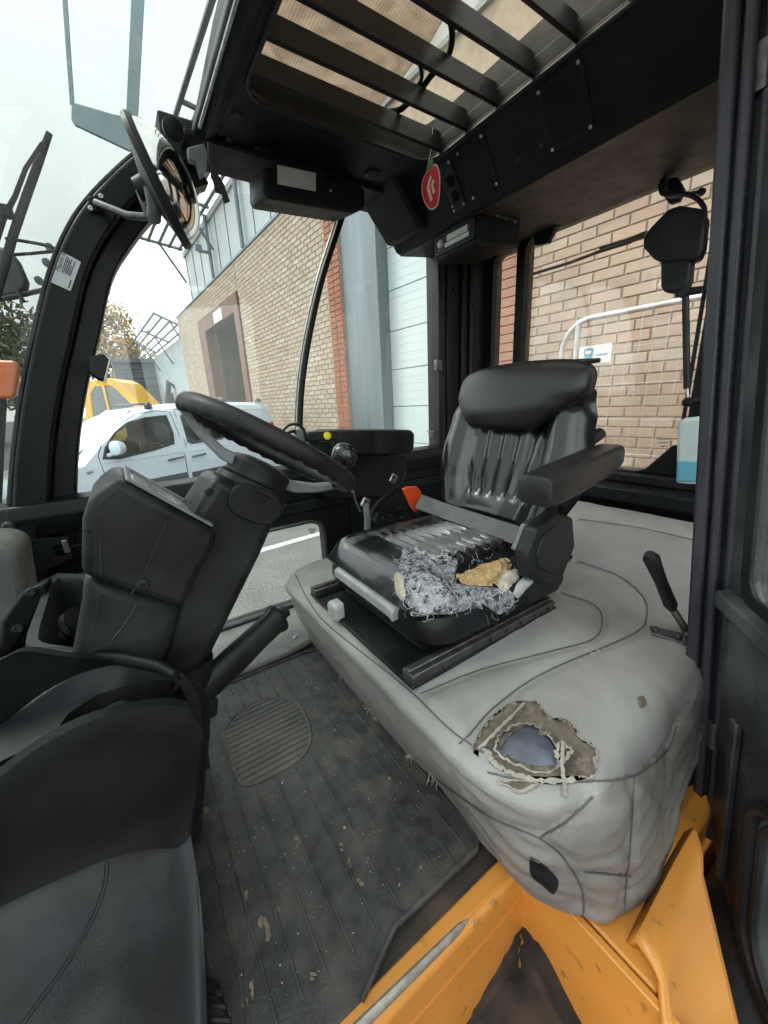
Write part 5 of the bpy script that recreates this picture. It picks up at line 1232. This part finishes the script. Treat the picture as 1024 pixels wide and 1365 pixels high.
for a, b in ((524, 638), (487, 670)):
    o = G().box(P(a, b, y=1.06), (.026, .012, .032), Matrix.Rotation(radians(35), 3, 'Y')).build('hose_clip', 'steel', sd, bevel=.003)
    G().lathe(P(a, b-2, y=1.053), (0, -1, 0), [(.005, 0), (.005, .002), (0, .002)], 8).build('clip_hole', 'rubber', o)
for a, b, r_ in ((505, 690, .022), (535, 675, .014), (520, 690, .012), (540, 688, .012)):
    G().lathe(P(a, b, y=1.05), (0, -1, .3), [(r_, -.02), (r_, .01), (r_*.7, .016), (r_*.4, .016), (0, .01)], 14).build('fitting', 'frame_black', sd, smooth=True)
G().tube([P(488, 672, y=1.05), P(490, 690, y=1.05), P(490, 706, y=1.05)], .011, 10).build('hose_end', 'wheel_spoke', sd, smooth=True)

# ================================================================== MIRROR
MC = P(213, 248, y=1.16)
mir = thing('convex_mirror', 'round convex mirror with black rim on a grey tube arm by the pillar', 'mirror', tuple(MC))
MXa = Vector((.86, .05, .50)).normalized(); MXa = (P(250, 228, y=1.14)-P(205, 252, y=1.16)).normalized()
MR = (P(172, 166, y=1.16)-P(250, 331, y=1.16)).length/2
axd = (P(172, 166, y=1.16)-P(250, 331, y=1.16)).normalized(); toC = (CAM-MC).normalized()
MXa = axd.cross(toC); MXa = (MXa-toC*MXa.dot(toC)).normalized()
MXa = MXa if MXa.x > 0 else -MXa
MXa = (MXa*.995+toC*.03).normalized()
glassmat('mirror_dome', (.70, .72, .70), rough=.02, dirt=.32, dirtcol=(.6, .6, .57), refl=1.0)
pr_ = [(MR*1.0, 0)]+[(MR*.97*cos(a), MR*.62*sin(a)) for a in [radians(q) for q in range(5, 90, 7)]]+[(0, MR*.62)]
mat('mirror_face', (.80, .79, .76), .09, 1, var=.06, vscale=15)
G().lathe(MC, MXa, pr_, 40).build('mirror_glass', 'mirror_face', mir, smooth=True)
G().lathe(MC, MXa, [(MR*.9, -.012), (MR*1.03, -.010), (MR*1.06, .0), (MR*1.03, .008), (MR*.99, .010)], 40).build('rim', 'rubber', mir, smooth=True)
G().lathe(MC, -MXa, [(MR*1.0, .008), (MR*.6, .02), (.03, .03), (.026, .05), (0, .052)], 24).build('back_shell', 'black_plastic', mir, smooth=True)
kn = P(205, 290, y=1.18); kb = MC-MXa*.035
G().tube([kb, kn], [.02, .018], 12).build('socket', 'steel_dark', mir, smooth=True)
G().tube([P(200, 250, y=1.13), P(205, 275, y=1.14), kn], [.013, .013, .016], 12).build('clamp_tube', 'wheel_spoke', mir, smooth=True)
G().lathe(P(200, 250, y=1.13), (-.1, -.5, .85), [(.009, -.004), (.009, .001), (0, .001)], 12).build('tube_bore', 'ink', mir)
G().tube([kn, P(170, 287, y=1.22), P(128, 270, y=1.295)], .0085, 10).build('arm', 'steel_dark', mir, smooth=True)
G().prism(PX([(116, 262), (132, 258), (142, 268), (136, 282), (120, 282)], y=1.30), (0, .01, 0)).build('mount_plate', 'frame_black', mir, bevel=.003)
for a, b in ((135, 262), (121, 278)): screw(P(a, b, y=1.298), (0, -1, 0), .006, mir, 'steel')

# ================================================================== OPEN DOOR at the near pillar
for (x0, dy0, dy1, w_, nm) in ((PX0+.008, -.012, .010, .014, 'pillar_seal'), (PX0+.004, -.034, -.018, .018, 'pillar_seal'), (PX0+.010, -.056, -.040, .012, 'pillar_seal')):
    pil(nm, x0, x0+w_, dy0, dy1, .80, 2.45, 'door_rubber', .005)
De = Vector((-.78, -.626, 0)).normalized(); Du = Vector((0, .1, 1)); DH = Vector((.852, .168, 1.245)); Dn = De.cross(Du).normalized()
if Dn.dot(CAM-DH) < 0: Dn = -Dn
def D_(s_, z, o=0): return DH + Du*(z-1.245) + De*s_ + Dn*o
door = thing('cab_door', 'open black cab door with lower window, at the right edge', 'door', tuple(D_(.4, .7)))
def dloop(x0, x1, z0, z1, r, o=0, n=5): return [D_(a, b, o) for a, b in rrect(x0, x1, z0, z1, r, n)]
frame_ring(G(), dloop(.0, .92, 1.33, 2.40, .03), dloop(.055, .86, 1.375, 2.33, .03), Dn*-.035).build('upper_frame', 'door_metal', door, bevel=.006)
frame_ring(G(), dloop(.05, .87, 1.37, 2.335, .03, .002), dloop(.075, .845, 1.392, 2.31, .03, .002), Dn*.006).build('window_seal', 'rubber', door, bevel=.002)
G().loft([dloop(.056, .859, 1.376, 2.329, .03, -.012), dloop(.056, .859, 1.376, 2.329, .03, -.017)]).build('window', 'glass_side', door)
lowo = [D_(a, b) for a, b in [(.0, 1.335), (.0, .86), (.03, .80), (.09, .745), (.16, .70), (.30, .655), (.60, .64), (.92, .64), (.92, 1.335)]]
def rs(loop, N):
    q = loop+[loop[0]]; d = [0]
    for a, b in zip(q, q[1:]): d.append(d[-1]+(b-a).length)
    out = []; j = 0
    for k in range(N):
        s_ = d[-1]*k/N
        while d[j+1] < s_: j += 1
        out.append(q[j].lerp(q[j+1], (s_-d[j])/max(1e-9, d[j+1]-d[j])))
    return out
li = [D_(a, b) for a, b in rrect(.135, .80, .745, 1.10, [.06, .09, .08, .06], 7)]
lic = sum(li, Vector())/len(li)
def ang(loop, N, c):
    out = []
    for k in range(N):
        a = 2*pi*k/N; d = De*cos(a)*1.0+Vector((0, 0, 1))*sin(a)*.62; best = None
        for i in range(len(loop)):
            p, q = loop[i]-c, loop[(i+1) % len(loop)]-c
            px_, pz_, qx, qz = p.dot(De), p.z, q.dot(De), q.z; dx, dz = d.dot(De), d.z; ex_, ez_ = qx-px_, qz-pz_; den = dx*ez_-dz*ex_
            if abs(den) < 1e-12: continue
            t = (px_*ez_-pz_*ex_)/den; u_ = (px_*dz-pz_*dx)/den
            if t > 0 and -1e-6 <= u_ <= 1+1e-6 and (best is None or t > best[0]): best = (t, loop[i].lerp(loop[(i+1) % len(loop)], u_))
        out.append(best[1] if best else c)
    return out
N_ = 96
oA, iA = ang(lowo, N_, lic), ang(li, N_, lic)
frame_ring(G(), oA, iA, Dn*-.035).build('lower_frame', 'door_metal', door, bevel=.005)
G().tube([p+Dn*.004 for p in iA], .013, 8, wrap=True, cap=False).build('lower_window_seal', 'rubber', door, smooth=True)
G().tube([lic.lerp(p, .93)+Dn*.002 for p in iA], .007, 8, wrap=True, cap=False).build('lower_window_seal', 'rubber', door, smooth=True)
G().loft([[p+Dn*-.012 for p in iA], [p+Dn*-.017 for p in iA]]).build('lower_window', 'glass_side', door)
G().loft([dloop(.012, .90, 1.335, 1.372, .008, .001), dloop(.012, .90, 1.338, 1.368, .008, .026)]).build('grab_rail', 'door_metal', door, bevel=.004)
G().loft([dloop(.03, .88, 1.165, 1.333, .03, .001), dloop(.03, .88, 1.165, 1.333, .03, .012), dloop(.036, .874, 1.171, 1.327, .03, .016)]).build('door_panel', 'door_metal', door, smooth=True)
G().loft([[D_(a, b, .002) for a, b in ((.062, .80), (.075, .80), (.085, 1.155), (.066, 1.155))], [D_(a, b, .014) for a, b in ((.062, .80), (.075, .80), (.085, 1.155), (.066, 1.155))]]).build('door_rib', 'door_metal', door, bevel=.003)
for z in (1.05, 2.15): G().tube([D_(-.012, z-.03, .0), D_(-.012, z+.03, .0)], .011, 10).build('hinge', 'steel_dark', door, smooth=True)

# ================================================================== OVERHEAD FITTINGS
SN = Vector((.132, 0, .0930)).normalized(); SN = -Vector((.817, 0, .577)).normalized()
S0 = Vector((.937, 0, 2.402)); SD = (Vector((1.03, 0, 2.27))-S0)
def S_(y, t, h=0): return S0+Vector((0, y, 0))+SD*t-Vector((SD.z, 0, -SD.x)).normalized()*-h
sn = Vector((SD.z, 0, -SD.x)).normalized(); sn = sn if sn.x < 0 else -sn
def S_(y, t, h=0): return S0+Vector((0, y, 0))+SD*t+sn*h
for (y0, y1, lab) in ((.605, .715, 'larger square speaker grille on the overhead panel, nearer the door'), (.872, .975, 'smaller speaker grille on the overhead panel, near the red hanging tag')):
    spk = thing('speaker', lab, 'speaker', tuple(S_((y0+y1)/2, .5)), 'overhead speakers')
    G().loft([[S_(y0, .08, 0), S_(y1, .08, 0), S_(y1, .90, 0), S_(y0, .90, 0)], [S_(y0, .08, .004), S_(y1, .08, .004), S_(y1, .90, .004), S_(y0, .90, .004)]]).build('plate', 'headliner', spk, bevel=.002)
    gg = G(); n1 = 14
    for k in range(n1+1):
        y = y0+.012+(y1-y0-.024)*k/n1; gg.tube([S_(y, .16, .005), S_(y, .82, .005)], .0011, 4)
        t = .16+.66*k/n1; gg.tube([S_(y0+.012, t, .005), S_(y1-.012, t, .005)], .0011, 4)
    gg.build('grille', 'frame_black', spk)
    for y, t in ((y0+.008, .14), (y1-.008, .14), (y1-.008, .84), (y0+.008, .84)): screw(S_(y, t, .004), sn, .004, spk, 'steel')
swp = thing('switch_panel', 'small dark switch panel with knobs behind the hanging tag', 'switch panel', tuple(S_(1.03, .5)))
G().loft([[S_(1.0, .1, 0), S_(1.055, .1, 0), S_(1.055, .92, 0), S_(1.0, .92, 0)], [S_(1.0, .1, .004), S_(1.055, .1, .004), S_(1.055, .92, .004), S_(1.0, .92, .004)]]).build('plate', 'frame_black', swp, bevel=.002)
for t in (.42, .66): G().lathe(S_(1.028, t, .003), sn, [(.015, 0), (.014, .01), (.010, .012), (.010, .02), (0, .021)], 16).build('knob', 'black_plastic', swp, smooth=True)
for y, t in ((1.006, .16), (1.05, .86), (1.05, .78), (1.006, .84)): screw(S_(y, t, .004), sn, .004, swp, 'steel')
for q in ((690, 213), (722, 193)):
    p = PP(*q, S0, sn); G().lathe(p+sn*.0005, sn, [(.005, 0), (.005, .001), (0, .001)], 10).build('screw_hole', 'ink', cab)
# radio box under the console, far corner
rad = thing('radio_box', 'black overhead box with car radio in the far rear corner', 'radio', (1.16, 1.06, 2.24))
bxp = [(1.055, 2.262), (1.050, 2.19), (1.075, 2.178), (1.26, 2.205), (1.26, 2.30)]
G().prism([(x, .985, z) for x, z in bxp], (0, .20, 0)).build('housing', 'headliner', rad, bevel=.006)
fr_ = lambda y, z, h=0: Vector((1.0525-h, y, z))
frame_ring(G(), [fr_(y, z) for y, z in rrect(.992, 1.178, 2.198, 2.258, .004, 2)], [fr_(y, z) for y, z in rrect(1.002, 1.168, 2.206, 2.250, .003, 2)], (-.008, 0, 0)).build('bezel', 'frame_black', rad, bevel=.002)
G().bx(1.046, 1.0525, 1.003, 1.167, 2.207, 2.249).build('radio_face', 'frame_black', rad, bevel=.001)
G().bx(1.0445, 1.046, 1.022, 1.118, 2.228, 2.246).build('radio_display', 'lens_grey', rad)
G().bx(1.0435, 1.046, 1.015, 1.128, 2.212, 2.225).build('radio_keys', 'lens_grey', rad, bevel=.001)
G().lathe((1.046, 1.145, 2.228), (-1, 0, 0), [(.012, 0), (.011, .01), (.008, .012), (0, .012)], 18).build('volume_knob', 'lens_grey', rad, smooth=True)
G().bx(1.07, 1.24, .975, .985, 2.268, 2.274).build('mount_flange', 'soffit_brown', rad, bevel=.001)
for k in range(4): screw(Vector((1.085+.045*k, .977, 2.267)), (0, 0, -1), .004, rad, 'steel')
for k in range(2): G().lathe((1.20, 1.01+.012*k, 2.1985), (0, 0, -1), [(.003, 0), (.003, .0012), (0, .0012)], 8).build('drill_hole', 'ink', rad)
# interior lamp box on the far header
lam = thing('cab_lamp', 'black interior lamp box with pale lens above the far window', 'lamp', tuple(P(420, 235, y=1.22)))
bo_ = PX([(352, 222), (372, 222), (480, 246), (487, 252), (487, 278), (470, 284), (356, 264), (351, 255)], y=1.20)
G().prism(bo_, (0, .13, .02)).build('housing', 'headliner', lam, bevel=.010, seg=3)
frame_ring(G(), PX([(364, 214), (428, 228), (428, 262), (364, 250)], y=1.198), PX([(369, 220), (421, 231), (421, 256), (369, 246)], y=1.198), (0, -.004, 0)).build('bezel', 'headliner', lam, bevel=.001)
G().prism(PX([(369, 219), (421, 231), (421, 256), (369, 246)], y=1.1985), (0, -.003, 0)).build('lens', 'lens_grey', lam, bevel=.002)
screw(P(441, 254, y=1.199), (0, -1, 0), .004, lam, 'steel')
for a, b in ((350, 200), (497, 232)):
    c = P(a, b, z=2.398); o = G().lathe(c, (0, 0, -1), [(.026, 0), (.026, .003), (.02, .005), (0, .005)], 20).build('air_vent', 'frame_black', cab, smooth=True)
    for k in (-1, 0, 1): G().box(c+Vector((.011*k, 0, -.006)), (.004, .034, .004)).build('vent_blade', 'ink', o)
for a, b in ((315, 152), (305, 186)): G().lathe(P(a, b, z=2.399), (0, 0, -1), [(.012, 0), (.010, .004), (0, .005)], 14).build('ceiling_plug', 'soffit_brown', cab, smooth=True)
# apple shaped air freshener on a string
af = thing('air_freshener', 'red apple-shaped hanging tag with a white letter and green leaf', 'air freshener', tuple(P(575, 200, x=.90)))
AX = Vector((.30, -.95, 0)).normalized()
ac = P(575, 251, x=.90); sc_ = (P(575, 224, x=.90)-P(575, 280, x=.90)).length/2
an = Vector((-AX.y, AX.x, 0)); an = an if an.dot(CAM-ac) > 0 else -an; ai = an.cross(Vector((0, 0, 1))); ai = -ai if ai.dot(rt) < 0 else ai
TL = Matrix.Rotation(radians(12), 3, an)
def A_(u_, v, h=0): return ac + (TL @ (ai*u_+Vector((0, 0, v))))*sc_ + an*h
app = [(.05, .88), (.30, .98), (.52, .86), (.60, .5), (.56, .1), (.46, -.3), (.36, -.62), (.20, -.92), (-.05, -1.0), (-.28, -.9), (-.45, -.6), (-.56, -.2), (-.56, .25), (-.42, .62), (-.2, .82)]
app = smoothpoly(app, 4)
G().loft([[A_(a*1.10, b*1.06, -.0015) for a, b in app], [A_(a*1.10, b*1.06, 0) for a, b in app]]).build('card', 'card_edge', af)
G().loft([[A_(a, b, .0002) for a, b in app], [A_(a, b, .0008) for a, b in app]]).build('red_face', 'red_card', af)
g = G()
g.prism([A_(a, b, .001) for a, b in ((-.28, .10), (-.10, .42), (.10, .62), (.18, .50), (.02, .30), (-.08, .08), (-.02, -.58), (-.18, -.62))], an*.0005)
g.prism([A_(a, b, .001) for a, b in ((.02, .12), (.20, .36), (.30, .24), (.16, .05), (.22, -.30), (.06, -.34))], an*.0005)
g.build('emblem', 'card_edge', af)
G().loft([[A_(a, b, h) for a, b in smoothpoly([(-.15, .92), (.05, 1.25), (.35, 1.35), (.40, 1.12), (.20, .95)], 3)] for h in (.0, .0012)]).build('leaf', 'green_leaf', af)
G().tube([A_(.05, 1.2, 0), P(575, 200, x=.905), P(577, 170, x=.91)], .0009, 5).build('string', 'string', af)
# torn clip hanging from the front header
tc_ = thing('visor_clip', 'torn brown-grey clip hanging from the front header by the mirror', 'clip', tuple(P(285, 210, y=1.2)))
G().prism(PX([(277, 188), (283, 190), (287, 205), (286, 215), (292, 222), (291, 232), (299, 245), (303, 258), (307, 268), (299, 271), (296, 258), (288, 256), (284, 240), (281, 235), (282, 222), (278, 212)], y=1.2), (0, .006, 0)).build('clip', 'soffit_brown', tc_, bevel=.001)
G().prism(PX([(250, 196), (272, 190), (278, 205), (276, 228), (268, 236), (262, 216), (252, 212)], y=1.22), (0, .02, 0)).build('bracket', 'wheel_spoke', tc_, bevel=.003)
G().lathe(P(229, 172, y=1.2), (.2, -.9, -.3), [(.022, 0), (.024, .01), (.016, .016), (0, .017)], 16).build('knob', 'rubber', tc_, smooth=True)

# ================================================================== REAR WINDOW FITTINGS
wm = thing('wiper_motor', 'black plastic wiper motor cover mounted on the rear window', 'wiper motor', tuple(P(900, 330, x=1.44)))
WX = 1.445
cap = PX([(857, 330), (856, 318), (866, 303), (890, 278), (905, 273), (932, 277), (940, 290), (936, 330), (930, 346), (918, 350), (908, 349), (885, 352), (870, 345)], x=WX)
G().prism(cap, (.045, 0, 0)).build('cover', 'black_plastic', wm, bevel=.010, seg=3)
G().prism(PX([(880, 340), (922, 336), (919, 372), (914, 386), (905, 391), (885, 390), (880, 382)], x=WX+.004), (.04, 0, 0)).build('motor_can', 'black_plastic', wm, bevel=.012, seg=3)
for a, b in ((913, 331), (893, 339)): screw(P(a, b, x=WX), (-1, 0, 0), .006, wm, 'black_plastic')
G().tube(bez(PX([(880, 245), (884, 258), (905, 258), (925, 262), (938, 275), (940, 288)], x=WX+.01), 6), .006, 8).build('wire', 'rubber', wm, smooth=True)
G().tube(bez(PX([(890, 232), (888, 250), (895, 262), (930, 256)], x=WX+.02), 6), .005, 8).build('wire', 'steel_dark', wm, smooth=True)
G().prism(PX([(878, 240), (902, 235), (912, 252), (905, 268), (892, 272), (882, 258)], x=WX+.03), (.02, 0, 0)).build('bracket', 'frame_black', wm, bevel=.004)
G().lathe(P(936, 256, x=WX+.03), (-1, 0, 0), [(.010, 0), (.008, .012), (0, .013)], 12).build('grommet', 'rubber', wm, smooth=True)
gs = thing('gas_strut', 'black gas strut holding the rear window, below the wiper motor', 'gas strut', tuple(P(915, 470, x=1.44)))
G().tube([P(914, 396, x=1.44), P(916, 518, x=1.44)], .009, 12).build('cylinder', 'rubber', gs, smooth=True)
G().tube([P(916, 516, x=1.44), P(917, 535, x=1.44)], .0045, 10).build('rod', 'steel', gs, smooth=True)
for a, b in ((912, 390), (917, 536)): G().lathe(P(a, b, x=1.435), (-1, 0, 0), [(.013, -.012), (.015, 0), (.012, .012), (0, .014)], 14).build('ball_joint', 'black_plastic', gs, smooth=True)
G().tube([P(902, 391, x=1.44), P(936, 386, x=1.45)], [.012, .010], 10).build('stud', 'black_plastic', gs, smooth=True)
G().tube([P(917, 536, x=1.445), P(930, 533, x=1.49)], .006, 8).build('stud', 'steel_dark', gs, smooth=True)
# washer bottle
wb = thing('washer_bottle', 'translucent white bottle with blue washer fluid beside the near pillar', 'bottle', tuple(P(925, 645, x=1.38)))
bp_ = PX([(900, 645), (902, 566), (908, 558), (935, 555), (955, 556), (955, 648), (906, 645)], x=1.36)
G().prism(bp_, (.05, 0, 0)).build('tank', 'bottle', wb, bevel=.012, seg=3)
G().prism(PX([(900, 642), (901, 612), (955, 614), (955, 645), (905, 644)], x=1.3585), (.0525, 0, 0)).build('fluid', 'washer_fluid', wb, bevel=.010, seg=3)
# wiper blade outside the rear glass
wbl = thing('rear_wiper', 'thin black wiper blade outside the rear window', 'wiper', tuple(P(770, 345, x=1.58)))
G().tube(PX([(708, 366), (760, 350), (800, 335), (842, 322)], x=1.57), .006, 6).build('blade', 'rubber', wbl, smooth=True)
G().tube(PX([(800, 331), (835, 322), (862, 312)], x=1.59), [.006, .009, .012], 8).build('arm', 'frame_black', wbl, smooth=True)
# window latch and little hooks on the far pillar
G().box(P(584, 487, y=1.33), (.030, .02, .045)).build('window_latch', 'steel_dark', cab, bevel=.003)
for a, b in ((606, 385), (630, 408)): G().lathe(P(a, b, y=1.33), (0, -1, 0), [(.012, 0), (.010, .01), (0, .011)], 12).build('coat_hook', 'rubber', cab, smooth=True)
# approval marks etched on the panes
mat('etch', (.35, .33, .30), .7)
def etch(px, py, w_, h_, fn):
    g = G()
    for k in range(3):
        for j in range(4-k):
            c = fn(px+(j-1.5+k*.5)*w_/4, py+(k-1)*h_/3); g.box(c, (.010, .0012, .004) if fn is etch_side else (.0012, .009, .004))
    return g.build('glass_mark', 'etch', cab)
def etch_side(a, b): return P(a, b, y=1.376)
def etch_rear(a, b): return P(a, b, x=1.526)
etch(574, 578, 10, 10, etch_side); etch(884, 590, 16, 14, etch_rear); etch(416, 708, 10, 8, etch_side)

# ================================================================== PILLAR LABEL AND SMALL DEVICE
lbq = [P(a, b, y=1.3075) for a, b in ((82, 335), (108, 349), (94, 388), (68, 376))]
lab = tag(G().prism(lbq, (0, .0012, 0)).build('label_sticker', 'label_white'), 'small white printed label stuck on the curved black pillar', 'label')
lx = (lbq[0]-lbq[3]); ly = (lbq[3]-lbq[2])
def lq(a, b): return lbq[3]+lx*a+(lbq[2]-lbq[3])*b+Vector((0, -.0006, 0))
tl_ = text_mesh('lettering', 'Maskin ID', .013, lq(.40, .22), lx, -(lbq[2]-lbq[3]), 'ink', lab, .0002)
g = G()
for k in range(6):
    L_ = (.52, .50, .46, .50, .30, .48)[k]; a = lq(.42, .32+.085*k); b = lq(.42+L_, .32+.085*k); g.tube([a, b], .0007, 4)
g.tube([lq(.06, .86), lq(.32, .86)], .0010, 4)
g.build('small_print', 'ink', lab)
dv = thing('sensor_box', 'small black box clipped to the inner edge of the curved pillar', 'sensor', tuple(P(132, 490, y=1.3)))
G().prism(PX([(120, 474), (138, 471), (149, 478), (140, 509), (130, 506), (119, 498)], y=1.27), (0, .035, 0)).build('body', 'rubber', dv, bevel=.006, seg=3)
G().prism(PX([(138, 471), (149, 477), (140, 510), (138, 508), (145, 479)], y=1.268), (0, .037, 0)).build('edge', 'white_plastic', dv, bevel=.001)

# ================================================================== OUTSIDE THE WINDSCREEN
def PD_(a, b, d): return P(a, b, d=d)
wp = thing('front_wiper', 'black wiper arm and blade standing outside the windscreen, left edge', 'wiper', tuple(PD_(20, 330, 1.7)))
DW = 1.72
G().tube([PD_(a, b, DW) for a, b in ((66, 177), (52, 215), (35, 262), (18, 312), (0, 375), (-20, 440))], [.012, .016, .017, .017, .018, .018], 8, flat=(1, .5)).build('blade', 'rubber', wp, smooth=True)
G().tube([PD_(a, b, DW-.03) for a, b in ((56, 190), (34, 225), (20, 262), (5, 290), (-5, 320))], [.006, .009, .010, .012, .013], 8).build('arm', 'frame_black', wp, smooth=True)
G().box(PD_(8, 282, DW-.03), (.05, .04, .05)).build('arm_joint', 'frame_black', wp, bevel=.006)
G().tube(bez([PD_(a, b, DW) for a, b in ((8, 318), (35, 322), (65, 328), (77, 336), (75, 350))], 5), .007, 8).build('arm_link', 'frame_black', wp, smooth=True)
G().tube(bez([PD_(a, b, DW) for a, b in ((8, 340), (40, 338), (70, 335))], 5), .007, 8).build('arm_link', 'frame_black', wp, smooth=True)
fl = thing('work_lamp', 'dark round work lamp on a bar below the wiper, outside the windscreen', 'lamp', tuple(PD_(18, 370, 1.9)))
G().prism([PD_(a, b, 1.9) for a, b in ((-10, 325), (12, 330), (26, 348), (36, 372), (34, 385), (20, 394), (-10, 398))], (0, .1, 0)).build('housing', 'machine_dark', fl, bevel=.02)
G().tube([PD_(a, b, 1.9) for a, b in ((-30, 405), (20, 395), (60, 386))], .012, 8).build('bar', 'machine_dark', fl, smooth=True)
G().tube([PD_(a, b, 1.88) for a, b in ((22, 385), (28, 396), (32, 402))], .008, 6).build('clamp', 'machine_dark', fl, smooth=True)
for a, b in ((66, 330), (62, 350), (52, 374)): G().lathe(PD_(a, b, 1.95), (0, -1, 0), [(.0, -.02), (.018, -.015), (.018, .015), (0, .02)], 10).build('lamp_bolt', 'zinc', fl, smooth=True)
al = thing('indicator_lamp', 'orange indicator lamp outside at the left edge', 'lamp', tuple(PD_(8, 505, 2.1)))
G().prism([PD_(a, b, 2.1) for a, b in ((-20, 478), (20, 480), (25, 490), (20, 528), (12, 532), (-20, 530))], (0, .08, 0)).build('lens', 'amber', al, bevel=.02, seg=3)
G().tube([PD_(0, 531, 2.14), PD_(-4, 600, 2.14), PD_(-8, 700, 2.14)], .03, 8).build('stand', 'machine_dark', al)
gf = thing('guard_frame', 'pale blue-grey steel guard bracket outside the upper windscreen', 'bracket', tuple(PD_(150, 180, 2.2)))
mat('guard_steel', (.22, .30, .33), .5, .2, var=.1, vscale=4)
G().prism([PD_(a, b, 2.2) for a, b in ((95, 132), (100, 137), (152, 152), (170, 155), (184, 160), (215, 172), (232, 200), (172, 200), (100, 166), (95, 158))], (0, .02, 0)).build('plate', 'guard_steel', gf, bevel=.003)
G().prism([PD_(a, b, 2.2) for a, b in ((177, -60), (196, -60), (184, 160), (168, 156))], (0, .03, .0)).build('upright', 'guard_steel', gf, bevel=.003)
G().prism([PD_(a, b, 2.2) for a, b in ((78, -60), (86, -60), (99, 136), (93, 136))], (0, .03, .0)).build('upright', 'guard_steel', gf, bevel=.003)
